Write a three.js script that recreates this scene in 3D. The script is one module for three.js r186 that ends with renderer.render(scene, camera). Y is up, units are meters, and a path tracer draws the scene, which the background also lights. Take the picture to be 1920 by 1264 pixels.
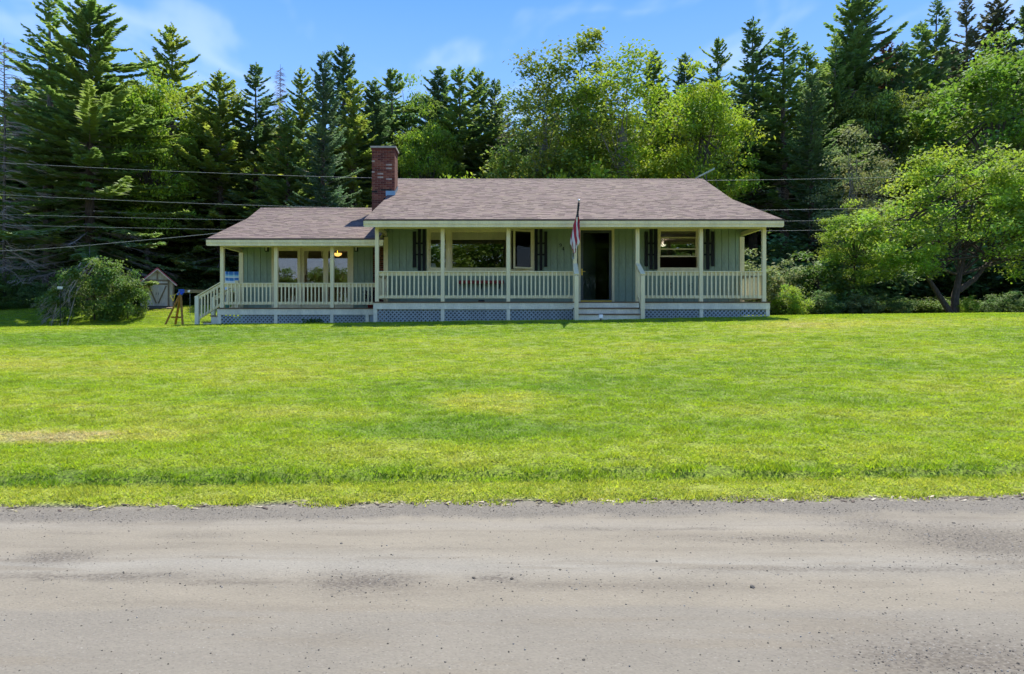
import * as THREE from 'three';
import { mergeGeometries } from 'three/addons/utils/BufferGeometryUtils.js';
import { RoundedBoxGeometry } from 'three/addons/geometries/RoundedBoxGeometry.js';
import { TextGeometry } from 'three/addons/geometries/TextGeometry.js';
import { FontLoader } from 'three/addons/loaders/FontLoader.js';
import { createNoise2D } from 'simplex-noise';

// ------------------------------------------------------------------ camera, sky, sun, exposure
const E = 1.7;                                  // eye height over the road, metres
const scene = new THREE.Scene();
const camera = new THREE.PerspectiveCamera(2 * Math.atan(632 / 1280) * 180 / Math.PI, 1024 / 674, 0.1, 1200);
camera.position.set(0, E, 0);
camera.setViewOffset(1024, 674, 26.1, 14.4, 1024, 674);
const renderer = new THREE.WebGLRenderer();
renderer.toneMapping = THREE.LinearToneMapping;
renderer.toneMappingExposure = 4.0;
renderer.shadowMap.enabled = true;

const mulberry = (a) => () => { a = (a + 0x6d2b79f5) | 0; let t = Math.imul(a ^ (a >>> 15), 1 | a); t = (t + Math.imul(t ^ (t >>> 7), 61 | t)) ^ t; return ((t ^ (t >>> 14)) >>> 0) / 4294967296; };
const n2 = createNoise2D(mulberry(11)), n2b = createNoise2D(mulberry(77));
const fbm = (x, y, o = 4) => { let s = 0, a = 0.5; for (let i = 0; i < o; i++) { s += a * n2(x, y); x *= 2.03; y *= 2.03; a *= 0.5; } return s; };
const clamp = THREE.MathUtils.clamp, lerp = THREE.MathUtils.lerp, sstep = (a, b, x) => { const t = THREE.MathUtils.clamp((x - a) / (b - a), 0, 1); return t * t * (3 - 2 * t); };
const mix3 = (a, b, t) => [lerp(a[0], b[0], t), lerp(a[1], b[1], t), lerp(a[2], b[2], t)];

{ // sky: clear blue air, paler towards the horizon, with thin wisps of high cloud all round
  const W = 2048, H = 1024, d = new Float32Array(W * H * 4);
  const stops = [[0, [0.430, 0.460, 0.480]], [8, [0.215, 0.295, 0.400]], [16, [0.110, 0.203, 0.372]], [26, [0.058, 0.142, 0.340]], [50, [0.040, 0.105, 0.285]], [90, [0.030, 0.085, 0.240]]];
  for (let r = 0; r < H; r++) {
    const el = ((r + 0.5) / H - 0.5) * 180, e = Math.max(0, el);
    let k = 0; while (k < stops.length - 2 && e > stops[k + 1][0]) k++;
    const base = mix3(stops[k][1], stops[k + 1][1], clamp((e - stops[k][0]) / (stops[k + 1][0] - stops[k][0]), 0, 1));
    for (let c = 0; c < W; c++) {
      const az = ((c + 0.5) / W - 0.5) * 2 * Math.PI, i = (r * W + c) * 4;
      let cl = 0;
      if (el > 2) {
        const er = el * Math.PI / 180, q = 1 / Math.max(0.12, Math.sin(er)), u = Math.cos(az + 1.92) * q, v = Math.sin(az + 1.92) * q;
        const warp = fbm(u * 0.5 + 7, v * 0.5 - 3, 3) * 0.9;
        const a = fbm(u * 0.42 + v * 0.16 + warp * 0.5 + 3.1, v * 1.15 - u * 0.3 + warp + 9.2, 5) + 0.22 * fbm(u * 2.1 + 5, v * 6.4 + 1, 4);
        cl = sstep(0.05, 0.75, a) * sstep(2, 9, el) * 0.29;
      }
      const rgb = mix3(base, [0.34, 0.37, 0.42], cl).map((v, k) => v * [0.76, 0.81, 0.88][k]);
      d[i] = rgb[0]; d[i + 1] = rgb[1]; d[i + 2] = rgb[2]; d[i + 3] = 1;
    }
  }
  const t = new THREE.DataTexture(d, W, H, THREE.RGBAFormat, THREE.FloatType);
  t.mapping = THREE.EquirectangularReflectionMapping; t.magFilter = THREE.LinearFilter; t.needsUpdate = true;
  scene.background = t; scene.environment = t;
}
const sun = new THREE.DirectionalLight(new THREE.Color(1.0, 0.93, 0.80), 2.5);
{ // behind the house, a little to the right, about 50 degrees up
  const az = 18 * Math.PI / 180, el = 59 * Math.PI / 180;
  sun.target.position.set(2, 2, -25);
  sun.position.copy(sun.target.position).add(new THREE.Vector3(Math.sin(az) * Math.cos(el), Math.sin(el), -Math.cos(az) * Math.cos(el)).multiplyScalar(120));
  sun.castShadow = true; sun.shadow.mapSize.set(4096, 4096); sun.shadow.radius = 1;
  Object.assign(sun.shadow.camera, { left: -60, right: 60, top: 60, bottom: -60, near: 1, far: 300 });
  sun.name = 'sun'; scene.add(sun, sun.target);
}

// ------------------------------------------------------------------ helpers
const X = (px, Z) => (px - 911) * Z / 1280, Y = (py, Z) => E + (605 - py) * Z / 1280;     // read-off of the photograph's geometry into metres
const used = new Map(), origins = new Map();
function numbered(name) { const k = used.get(name) ?? 0; used.set(name, k + 1); return k ? name + '_' + String(k).padStart(3, '0') : name; }
function tag(o, label, category, group, kind) {
  if (label) o.userData.label = label; if (category) o.userData.category = category;
  if (group) o.userData.group = group; if (kind) o.userData.kind = kind;
  return o;
}
function thing(name, label, category, [x, y, z], group) {
  const o = new THREE.Group(); o.name = numbered(name); o.position.set(x, y, z); scene.add(o);
  origins.set(o, o.position.clone());
  return tag(o, label, category, group);
}
function part(name, geo, mat, parent, pos) {         // geometry in world metres; a thing's direct parts are moved back by its origin
  const m = new THREE.Mesh(geo, mat); m.name = name; parent.add(m);
  if (pos) m.position.set(...pos);
  if (origins.has(parent)) m.position.sub(origins.get(parent));
  return m;
}
function single(name, geo, mat, label, category, group, kind) {
  const m = new THREE.Mesh(geo, mat); m.name = numbered(name); scene.add(m);
  return tag(m, label, category, group, kind);
}
class MB {                                           // collects faces into one geometry: flat normals, uv in metres
  constructor() { this.p = []; this.n = []; this.u = []; this.c = null; }
  tri(a, b, c, col) {
    const ux = b[0] - a[0], uy = b[1] - a[1], uz = b[2] - a[2], vx = c[0] - a[0], vy = c[1] - a[1], vz = c[2] - a[2];
    let x = uy * vz - uz * vy, y = uz * vx - ux * vz, z = ux * vy - uy * vx; const l = Math.hypot(x, y, z) || 1; x /= l; y /= l; z /= l;
    const ax = Math.abs(x), ay = Math.abs(y), az = Math.abs(z);
    for (const q of [a, b, c]) {
      this.p.push(q[0], q[1], q[2]); this.n.push(x, y, z);
      if (ax >= ay && ax >= az) this.u.push(q[2], q[1]); else if (ay >= az) this.u.push(q[0], q[2]); else this.u.push(q[0], q[1]);
      if (col) (this.c ??= []).push(col[0], col[1], col[2]);
    }
    return this;
  }
  quad(a, b, c, d, col) { this.tri(a, b, c, col); return this.tri(a, c, d, col); }
  hexa(q, col) { // 8 corners: bottom ring 0-3, top ring 4-7, counter-clockwise seen from above
    this.quad(q[3], q[2], q[1], q[0], col).quad(q[4], q[5], q[6], q[7], col);
    for (let i = 0; i < 4; i++) { const j = (i + 1) % 4; this.quad(q[i], q[j], q[j + 4], q[i + 4], col); }
    return this;
  }
  box(x0, x1, y0, y1, z0, z1, col) { // z0 < z1
    return this.hexa([[x0, y0, z1], [x1, y0, z1], [x1, y0, z0], [x0, y0, z0], [x0, y1, z1], [x1, y1, z1], [x1, y1, z0], [x0, y1, z0]], col);
  }
  zbox(x0, x1, y0, y1, Z0, Z1, col) { return this.box(x0, x1, y0, y1, -Z1, -Z0, col); }   // depths from the camera, Z0 nearer
  bar(a, b, w, h, col) { // a beam from a to b, upright section h tall, w wide
    const A = new THREE.Vector3(...a), d = new THREE.Vector3(...b).sub(A), up = new THREE.Vector3(0, 1, 0);
    const s = new THREE.Vector3().crossVectors(d, up); if (s.lengthSq() < 1e-8) s.set(0, 0, 1); s.normalize().multiplyScalar(w / 2);
    const t = new THREE.Vector3().crossVectors(s, d).normalize().multiplyScalar(h / 2), B = new THREE.Vector3(...b), q = [];
    for (const k of [-1, 1]) for (const [P, m] of [[A, 1], [A, -1], [B, -1], [B, 1]]) q.push(P.clone().addScaledVector(s, m).addScaledVector(t, k).toArray());
    const f = new THREE.Vector3(...q[1]).sub(new THREE.Vector3(...q[0])).cross(new THREE.Vector3(...q[3]).sub(new THREE.Vector3(...q[0])));
    return this.hexa(f.dot(t) > 0 ? q : [q[3], q[2], q[1], q[0], q[7], q[6], q[5], q[4]], col);
  }
  tube(pts, rad, seg = 6, col) { // tapered limb through points
    const V = pts.map((p) => new THREE.Vector3(...p)), rings = [];
    for (let i = 0; i < V.length; i++) {
      const d = V[Math.min(i + 1, V.length - 1)].clone().sub(V[Math.max(i - 1, 0)]).normalize();
      const a = Math.abs(d.y) < 0.9 ? new THREE.Vector3(0, 1, 0) : new THREE.Vector3(1, 0, 0), s = a.cross(d).normalize(), t = d.clone().cross(s), ring = [];
      for (let k = 0; k < seg; k++) { const th = k / seg * Math.PI * 2; ring.push(V[i].clone().addScaledVector(s, Math.cos(th) * rad[i]).addScaledVector(t, Math.sin(th) * rad[i]).toArray()); }
      rings.push(ring);
    }
    for (let i = 0; i + 1 < rings.length; i++) for (let k = 0; k < seg; k++) { const j = (k + 1) % seg; this.quad(rings[i][k], rings[i][j], rings[i + 1][j], rings[i + 1][k], col); }
    return this;
  }
  geo() {
    const g = new THREE.BufferGeometry();
    g.setAttribute('position', new THREE.Float32BufferAttribute(this.p, 3)); g.setAttribute('normal', new THREE.Float32BufferAttribute(this.n, 3)); g.setAttribute('uv', new THREE.Float32BufferAttribute(this.u, 2));
    if (this.c) g.setAttribute('color', new THREE.Float32BufferAttribute(this.c, 3));
    return g;
  }
}
const zbox = (...a) => new MB().zbox(...a).geo();

// ------------------------------------------------------------------ materials
function tex(w, h, f, srgb, rx = 1, ry = 1) { // f(u, v) -> [r, g, b] 0..1, tiling when f does
  const d = new Uint8Array(w * h * 4);
  for (let y = 0; y < h; y++) for (let x = 0; x < w; x++) { const c = f(x / w, y / h), i = (y * w + x) * 4; for (let k = 0; k < 3; k++) d[i + k] = clamp(Math.round(c[k] * 255), 0, 255); d[i + 3] = 255; }
  const t = new THREE.DataTexture(d, w, h); t.wrapS = t.wrapT = THREE.RepeatWrapping; t.magFilter = THREE.LinearFilter; t.repeat.set(rx, ry);
  if (srgb) t.colorSpace = THREE.SRGBColorSpace; t.needsUpdate = true; return t;
}
// seamless noise: blend of shifted samples
const tile = (f, u, v) => { const a = f(u, v), b = f(u - 1, v), c = f(u, v - 1), d = f(u - 1, v - 1); return lerp(lerp(a, b, u), lerp(c, d, u), v); };
const grey = (g) => [g, g, g];
const paintTex = tex(512, 512, (u, v) => { const g = 0.93 + 0.10 * tile((a, b) => fbm(a * 5, b * 1.6, 4), u, v) + 0.05 * tile((a, b) => n2b(a * 60, b * 12), u, v); return [g, g * 0.995, g * 0.98]; }, true, 0.5, 0.5);
const woodTex = tex(512, 512, (u, v) => { const g = 0.80 + 0.22 * tile((a, b) => fbm(a * 40, b * 2.2, 3), u, v) + 0.10 * tile((a, b) => fbm(a * 3, b * 3, 3), u, v); return grey(g); }, true, 0.6, 0.6);
const roughTex = tex(512, 512, (u, v) => grey(0.5 + 0.35 * tile((a, b) => fbm(a * 30, b * 30, 3), u, v) + 0.2 * tile((a, b) => fbm(a * 6, b * 6, 2), u, v)), false, 1.2, 1.2);
const barkTex = tex(256, 512, (u, v) => { const g = 0.72 + 0.4 * tile((a, b) => fbm(a * 14, b * 5, 4), u, v); return grey(g); }, true, 1.4, 0.7);
const S = (hex) => new THREE.Color(hex);
const paint = (hex, o = {}) => new THREE.MeshStandardMaterial({ color: S(hex), map: paintTex, roughness: 0.62, bumpMap: roughTex, bumpScale: 0.0012, ...o });
const M = {
  cream: paint('#f4e4b6'), trimgrey: paint('#ebe3c8'), siding: paint('#93a48d', { roughness: 0.75 }), lattice: paint('#a9b4b6'), black: paint('#14181d', { roughness: 0.85 }),
  deck: new THREE.MeshStandardMaterial({ color: S('#8b6a4d'), map: woodTex, roughness: 0.8 }), ceiling: paint('#c3b78f'), interior: paint('#76695a', { roughness: 0.95 }), dark: paint('#33312e', { roughness: 0.95 }),
  storm: paint('#444b49', { roughness: 0.45 }), innerdoor: paint('#8d978b'), brass: new THREE.MeshStandardMaterial({ color: S('#dcb640'), metalness: 0.35, roughness: 0.4 }),
  metal: new THREE.MeshStandardMaterial({ color: S('#9aa0a4'), metalness: 0.85, roughness: 0.4 }), flashing: new THREE.MeshStandardMaterial({ color: S('#7f97a6'), metalness: 0.7, roughness: 0.45 }),
  drip: paint('#4a3830', { roughness: 0.6 }), shingle: new THREE.MeshStandardMaterial({ vertexColors: true, map: roughTex.clone(), roughness: 0.95, bumpMap: roughTex, bumpScale: 0.003 }),
  glass: new THREE.MeshPhysicalMaterial({ color: 0xffffff, transmission: 1, thickness: 0, roughness: 0.0, ior: 1.75 }), doorglass: new THREE.MeshPhysicalMaterial({ color: S('#d4d8d4'), transmission: 1, thickness: 0, roughness: 0.02, ior: 1.25 }), blind: paint('#d8cfae', { roughness: 0.9 }), white: paint('#eceae4'),
  mortar: paint('#9b8d80', { roughness: 0.95 }), concrete: paint('#a8a398', { roughness: 0.95 }), clay: paint('#b05c3c', { roughness: 0.85 }), found: paint('#6f7274', { roughness: 0.95 }),
  red: paint('#8f2c20', { roughness: 0.6 }), steel: new THREE.MeshStandardMaterial({ color: S('#4a4a48'), metalness: 0.6, roughness: 0.5 }),
};
M.shingle.map = tex(256, 256, (u, v) => grey(0.86 + 0.3 * tile((a, b) => fbm(a * 40, b * 40, 3), u, v)), true, 2, 2);
function leafMat(rgb, tr = 0.42, rough = 0.8) { const m = new THREE.MeshPhysicalMaterial({ vertexColors: true, roughness: rough, transmission: tr, thickness: 0, ior: 1.4, specularIntensity: 0.4, side: THREE.DoubleSide }); m.color.setRGB(...rgb); return m; }
const barkMat = (hex) => new THREE.MeshStandardMaterial({ color: S(hex), map: barkTex, bumpMap: barkTex, bumpScale: 0.03, roughness: 0.95 });
// ------------------------------------------------------------------ the lie of the land
function curve(pts) { // monotone cubic through points
  const n = pts.length, h = [], s = [], m = [];
  for (let i = 0; i < n - 1; i++) { h[i] = pts[i + 1][0] - pts[i][0]; s[i] = (pts[i + 1][1] - pts[i][1]) / h[i]; }
  m[0] = s[0]; m[n - 1] = s[n - 2];
  for (let i = 1; i < n - 1; i++) m[i] = s[i - 1] * s[i] <= 0 ? 0 : 2 / (1 / s[i - 1] + 1 / s[i]);
  return (x) => {
    if (x <= pts[0][0]) return pts[0][1]; if (x >= pts[n - 1][0]) return pts[n - 1][1];
    let i = 0; while (x > pts[i + 1][0]) i++;
    const t = (x - pts[i][0]) / h[i], a = t * t * (3 - 2 * t), b = t * (1 - t) * (1 - t), c = -t * t * (1 - t);
    return lerp(pts[i][1], pts[i + 1][1], a) + h[i] * (b * m[i] + c * m[i + 1]);
  };
}
const front = [[-400, 14], [-120, 3], [-60, 0], [-8, -0.2], [-3, -0.05], [6.3, -0.05], [6.5, 0.0], [6.8, 0.045], [7.08, 0.045], [7.22, 0.135], [8.4, 0.285], [12, 0.75], [16, 1.262], [18.5, 1.575], [19.7, 1.69], [21, 1.74]];
const landL = curve([...front, [24, 1.70], [30.3, 1.63], [33, 2.02], [36.5, 2.72], [44, 3.15], [60, 6.5], [85, 24], [400, 60]]);
const landR = curve([...front, [28, 1.80], [33, 1.95], [40, 2.4], [60, 6.5], [85, 24], [400, 60]]);
const skew = (x) => 0.042 * clamp(x, -9, 9);
function ground(x, Z) {
  const wob = Z > 6.9 ? 0.02 * fbm(x * 0.35, Z * 0.35, 3) * sstep(6.9, 8.5, Z) : 0;
  const edge = 0.03 * n2(x * 0.8, 3.3) - skew(x);                     // the bank is not quite parallel to the road
  const Zs = Z > 6.2 && Z < 12 ? Z + edge * (1 - sstep(8, 12, Z)) : Z;
  return lerp(landL(Zs), landR(Zs), sstep(-9, -3, x)) + 0.0141 * clamp(x, -16, 16) * sstep(7.5, 19, Z) + wob;
}
const roadEdge = (x) => 6.50 + 0.045 * n2(x * 1.3, 9) + 0.03 * n2(x * 4.2, 4) + 0.015 * n2(x * 11, 2) + skew(x) * 0.9;

// how dry and how lush the turf is: patches, not light
function turf(x, Z) {
  let dry = 0.42 + 0.55 * fbm(x * 0.09 + 4, Z * 0.24 + 2, 4) + 0.30 * fbm(x * 0.7, Z * 1.1, 3);
  const spot = (cx, cz, rx, rz, a) => { const d = ((x - cx) / rx) ** 2 + ((Z - cz) / rz) ** 2; dry += a * Math.exp(-d * d) * (0.8 + 0.5 * fbm(x * 1.6, Z * 2.4, 3)); };
  spot(0.15, 10.3, 0.95, 0.75, 1.0); spot(-5.6, 8.35, 1.4, 0.28, 1.0); spot(-4.2, 8.5, 1.2, 0.35, 0.4); spot(-8.5, 14.5, 4.5, 2.2, 0.3); spot(-3.5, 9.4, 2.5, 0.9, 0.3);
  spot(4.5, 9.6, 2.0, 0.5, 0.35); spot(8.7, 18, 2.6, 0.7, 0.35); spot(2.5, 13.5, 3, 0.7, 0.25);
  spot(-8, 17.5, 6.5, 1.6, -0.65); spot(1, 17.8, 4, 1.0, -0.3); spot(5, 16, 5, 0.6, -0.3); spot(-0.6, 8.8, 1.6, 0.6, -0.45); spot(2.3, 11.5, 1.5, 0.6, -0.3);
  const Zk = Z - skew(x);
  dry -= 0.26 * sstep(7.45, 7.2, Zk) * sstep(7.06, 7.12, Zk);
  if (Zk < 7.08) dry = 0.72 + 0.3 * fbm(x * 2, Z * 4, 3);
  return clamp(dry, 0, 1.25);
}
const LUSH = [0.195, 0.340, 0.016], MIDG = [0.320, 0.445, 0.016], DRY = [0.465, 0.500, 0.066], STRAW = [0.56, 0.50, 0.22];
const turfColor = (x, Z) => { const d = turf(x, Z); return d < 0.45 ? mix3(LUSH, MIDG, d / 0.45) : d < 0.95 ? mix3(MIDG, DRY, (d - 0.45) / 0.5) : mix3(DRY, STRAW, (d - 0.95) / 0.3); };
const woodline = (x) => x < -4 ? 35 + 2.2 * n2(x * 0.15, 1) : 29 + 1.2 * n2(x * 0.2, 6);
{
  const span = (list) => { const o = []; for (const [a, b, s] of list) for (let v = a; v < b - 1e-6; v += s) o.push(v); return o; };
  const xs = [...span([[-300, -60, 20], [-60, -26, 2], [-26, 26, 0.4], [26, 60, 2], [60, 301, 20]])], zs = [...span([[-300, -20, 20], [-20, 6, 2], [6, 9, 0.1], [9, 24, 0.3], [24, 46, 0.8], [46, 100, 3], [100, 401, 30]])];
  const p = [], c = [], u = [], ix = [];
  for (const Z of zs) for (const x of xs) {
    p.push(x, ground(x, Z), -Z); u.push(x, -Z);
    const t = mix3([0.10, 0.12, 0.03], turfColor(x, Z), 0.75), forest = Z < -12 ? 1 : sstep(0, 3, Z - woodline(x)), f = [0.095 + 0.02 * n2(x, Z), 0.125 + 0.02 * n2(x + 9, Z), 0.045];
    const b = Z < 6.5 + skew(x) && Z > -8 ? [0.22, 0.2, 0.17] : mix3(t, f, forest);
    c.push(...b);
  }
  const w = xs.length;
  for (let j = 0; j + 1 < zs.length; j++) for (let i = 0; i + 1 < w; i++) { const a = j * w + i; ix.push(a, a + 1, a + w + 1, a, a + w + 1, a + w); }
  const g = new THREE.BufferGeometry(); g.setAttribute('position', new THREE.Float32BufferAttribute(p, 3)); g.setAttribute('color', new THREE.Float32BufferAttribute(c, 3)); g.setAttribute('uv', new THREE.Float32BufferAttribute(u, 2)); g.setIndex(ix); g.computeVertexNormals();
  const m = new THREE.MeshStandardMaterial({ vertexColors: true, roughness: 1, map: tex(512, 512, (a, b) => { const k = 0.75 + 0.55 * tile((s, t) => fbm(s * 36, t * 36, 3), a, b); return [k, k, k * 0.95]; }, true, 0.5, 0.5), bumpMap: roughTex, bumpScale: 0.02 });
  single('ground', g, m, 'sloping lawn and forest floor rising from the road to the woods', 'ground', null, 'structure');
}
{ // dirt road: packed grey-tan wheel tracks with looser darker gravel between
  const patches = [[-3.08, 4.87, 0.24, 0.15, 0.85], [-0.78, 4.41, 0.30, 0.15, 1.0], [0.08, 4.45, 0.16, 0.06, 1.0], [-2.7, 4.49, 0.75, 0.06, 0.7], [-1.6, 4.4, 0.5, 0.05, 0.5], [2.3, 5.33, 1.0, 0.11, 0.6], [1.6, 5.62, 0.4, 0.04, 0.7], [0.9, 5.62, 0.3, 0.035, 0.5], [3.85, 5.3, 0.65, 0.5, 0.95], [3.3, 5.8, 0.4, 0.4, 0.6],
    [2.6, 4.62, 1.5, 0.06, 0.55], [4.0, 4.65, 0.7, 0.1, 0.6], [2.35, 3.42, 0.6, 0.28, 0.75], [0.5, 4.35, 1.2, 0.08, 0.3], [-3.3, 5.5, 0.25, 0.06, 0.5], [-2.3, 5.4, 0.3, 0.08, 0.35], [0.6, 5.65, 0.2, 0.05, 0.3], [-0.4, 5.05, 0.6, 0.05, 0.3], [3.6, 4.2, 0.4, 0.05, 0.5]];
  const W = 2048, H = 1024, x0 = -7, wx = 14, z0 = 2.5, wz = 4.4;
  const loose = (x, Z) => { let s = 0; const wx_ = x + 0.15 * fbm(x * 2, Z * 4, 3), wz_ = Z + 0.06 * fbm(x * 3 + 5, Z * 6, 3); for (const [cx, cz, rx, rz, a] of patches) { const d = ((wx_ - cx) / rx) ** 2 + ((wz_ - cz) / rz) ** 2; if (d < 6) s = Math.max(s, a * Math.exp(-d * 0.9)); } return s; };
  const shoulder = (x, Z) => { const e = roadEdge(x) - Z + 0.10 * fbm(x * 0.8, 3, 3); return sstep(0.62, 0.42, e) * (0.6 + 0.4 * sstep(0.06, 0.2, e)); };
  const t = tex(W, H, (u, v) => {
    const x = x0 + u * wx, Z = z0 + v * wz, w = Z + 0.10 * fbm(x * 0.22 + 2, Z * 0.8, 3);
    let c = [0.166, 0.148, 0.113];
    c = mix3(c, [0.182, 0.172, 0.145], 0.9 * Math.exp(-(((w - 4.72) / 0.20) ** 2)));                // pale powdery wheel track
    c = mix3(c, [0.182, 0.168, 0.139], 0.6 * Math.exp(-(((w - 5.75) / 0.16) ** 2)));
    c = mix3(c, [0.148, 0.135, 0.109], sstep(4.08, 3.98, w + 0.03 * n2(x * 0.5, 8)));       // older crown with a worn edge
    c = mix3(c, [0.142, 0.125, 0.095], 0.75 * sstep(0.05, 0.55, fbm(x * 0.35, Z * 3.2 + 4, 4)));
    const fine = 1 + 0.08 * n2b(x * 34, Z * 34) + 0.07 * fbm(x * 9, Z * 16, 3) + 0.10 * fbm(x * 0.8, Z * 2.2, 3);
    const lo = clamp(loose(x, Z) * (1 + 0.7 * n2b(x * 22, Z * 30)), 0, 1), sh = shoulder(x, Z);
    c = mix3(c, [0.067, 0.056, 0.043], lo * 0.85);
    c = mix3(c, [0.106, 0.095, 0.077].map((k) => k * (1 + 0.38 * n2b(x * 48, Z * 52) + 0.15 * fbm(x * 7, Z * 14, 2))), sh * 0.9);
    if (n2b(x * 55, Z * 55 + 30) > 0.80 - 0.3 * lo - 0.25 * sh) c = mix3(c, n2(x * 60, Z * 60) > 0.25 ? [0.258, 0.253, 0.235] : [0.046, 0.042, 0.037], 0.6);
    return c.map((k) => Math.pow(clamp(k * fine, 0, 1), 1 / 2.2));
  }, true);
  t.wrapS = t.wrapT = THREE.MirroredRepeatWrapping;
  const p = [], uvs = [], uv1 = [], ix = [], nx = 241, nz = 71;
  for (let j = 0; j < nz; j++) for (let i = 0; i < nx; i++) {
    const s = i / (nx - 1) * 2 - 1, x = 60 * Math.sign(s) * Math.abs(s) ** 2.2, Zfar = roadEdge(x) + 0.10, k = j / (nz - 1), Z = lerp(-4.2, Zfar, 1 - (1 - k) ** 1.5);
    const rut = 0.012 * Math.cos((Z - 4.72) * 2.6) + 0.012 * fbm(x * 0.6, Z * 1.5, 3) - 0.02 * loose(x, Z) * 0.6, crown = 0.03 * (1 - ((Z - 2) / 4.5) ** 2);
    p.push(x, Math.min(0.0, 0) + crown + rut - 0.02 * sstep(0.12, 0, Zfar - Z), -Z); uvs.push((x - x0) / wx, (Z - z0) / wz);
  }
  for (let j = 0; j + 1 < nz; j++) for (let i = 0; i + 1 < nx; i++) { const a = j * nx + i; ix.push(a, a + 1, a + nx + 1, a, a + nx + 1, a + nx); }
  const g = new THREE.BufferGeometry(); g.setAttribute('position', new THREE.Float32BufferAttribute(p, 3)); g.setAttribute('uv', new THREE.Float32BufferAttribute(uvs, 2)); g.setIndex(ix); g.computeVertexNormals();
  const bump = tex(1024, 1024, (u, v) => grey(0.5 + 0.28 * tile((a, b) => fbm(a * 60, b * 60, 3), u, v) + 0.25 * tile((a, b) => fbm(a * 9, b * 9, 3), u, v)), false, 9, 3);
  single('road', g, new THREE.MeshStandardMaterial({ map: t, bumpMap: bump, bumpScale: 0.006, roughness: 0.95 }), 'grey tan packed dirt road crossing the foreground', 'road', null, 'structure');

  // loose stones: thickest on the shoulder and in the dark gravelly patches
  const r = mulberry(5), stone = new THREE.IcosahedronGeometry(1, 0), sp = stone.attributes.position, key = new Map();
  for (let i = 0; i < sp.count; i++) { const k = [sp.getX(i), sp.getY(i), sp.getZ(i)].map((v) => v.toFixed(2)).join(); if (!key.has(k)) key.set(k, 0.7 + 0.5 * r()); const f = key.get(k); sp.setXYZ(i, sp.getX(i) * f, sp.getY(i) * f * 0.6, sp.getZ(i) * f); }
  stone.computeVertexNormals();
  const list = [], q = new THREE.Quaternion(), e = new THREE.Euler();
  const height = (x, Z) => 0.03 * (1 - ((Z - 2) / 4.5) ** 2) + 0.012 * Math.cos((Z - 4.72) * 2.6) + 0.012 * fbm(x * 0.6, Z * 1.5, 3) - 0.012 * loose(x, Z);
  const putStone = (x, Z, s) => { const c = r() < 0.22 ? [0.210, 0.200, 0.180] : r() < 0.35 ? [0.071, 0.063, 0.050] : [0.124, 0.111, 0.092], k = 0.8 + 0.4 * r(); q.setFromEuler(e.set(r() * 0.6, r() * 6.3, r() * 0.6)); list.push([new THREE.Matrix4().compose(new THREE.Vector3(x, height(x, Z) + s * 0.12, -Z), q, new THREE.Vector3(s, s, s)), c.map((v) => v * k)]); };
  for (let i = 0; i < 90000; i++) {
    const Z = 2.8 + 3.8 * r(), x = -0.25 + (r() - 0.5) * 1.75 * Z, d = 0.06 + 0.85 * loose(x, Z) + 0.75 * shoulder(x, Z) + 0.1 * Math.max(0, fbm(x * 1.2, Z * 3, 3));
    if (Z > roadEdge(x) + 0.02 || r() > d * 0.62) continue;
    putStone(x, Z, 0.0022 + 0.0052 * r() ** 4 + (r() < 0.005 ? 0.008 * r() : 0));
  }
  putStone(1.69, 4.32, 0.022); putStone(1.13, 4.45, 0.011); putStone(0.5, 4.6, 0.010); putStone(-1.1, 5.2, 0.012); putStone(-0.08, 4.45, 0.016); putStone(0.17, 4.45, 0.014);
  const im = new THREE.InstancedMesh(stone, new THREE.MeshStandardMaterial({ roughness: 0.95 }), list.length);
  list.forEach(([m, c], i) => { im.setMatrixAt(i, m); im.setColorAt(i, new THREE.Color().setRGB(...c)); });
  im.name = 'gravel'; scene.add(im); tag(im, 'loose grey stones scattered over the dirt road', 'gravel', null, 'stuff');

  // bits of bark, twigs and dead leaves along the edge of the turf
  const chip = new MB().quad([-1, 0.05, 0.3], [1, 0, 0.22], [0.9, 0.25, -0.2], [-0.8, 0.1, -0.35]).quad([-1, -0.1, 0.3], [-0.8, -0.1, -0.35], [0.9, -0.05, -0.2], [1, -0.1, 0.22]).geo(), chips = [];
  for (let i = 0; i < 620; i++) { const x = (r() - 0.5) * 12.5, Z = roadEdge(x) - 0.20 * r() ** 1.8 + 0.02, s = 0.012 + 0.035 * r() ** 3; q.setFromEuler(e.set((r() - 0.5) * 0.5, (r() - 0.5) * 2.2, (r() - 0.5) * 0.4)); const c = r() < 0.55 ? [0.07, 0.05, 0.04] : r() < 0.6 ? [0.45, 0.40, 0.3] : [0.25, 0.22, 0.12]; chips.push([new THREE.Matrix4().compose(new THREE.Vector3(x, height(x, Z) + 0.006, -Z), q, new THREE.Vector3(s, s * 0.6, s)), c]); }
  const ic = new THREE.InstancedMesh(chip, new THREE.MeshStandardMaterial({ roughness: 0.9, side: THREE.DoubleSide }), chips.length);
  chips.forEach(([m, c], i) => { ic.setMatrixAt(i, m); ic.setColorAt(i, new THREE.Color().setRGB(...c)); });
  ic.name = 'leaf_litter'; scene.add(ic); tag(ic, 'dead leaves and bark chips along the road edge', 'litter', null, 'stuff');
}
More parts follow.
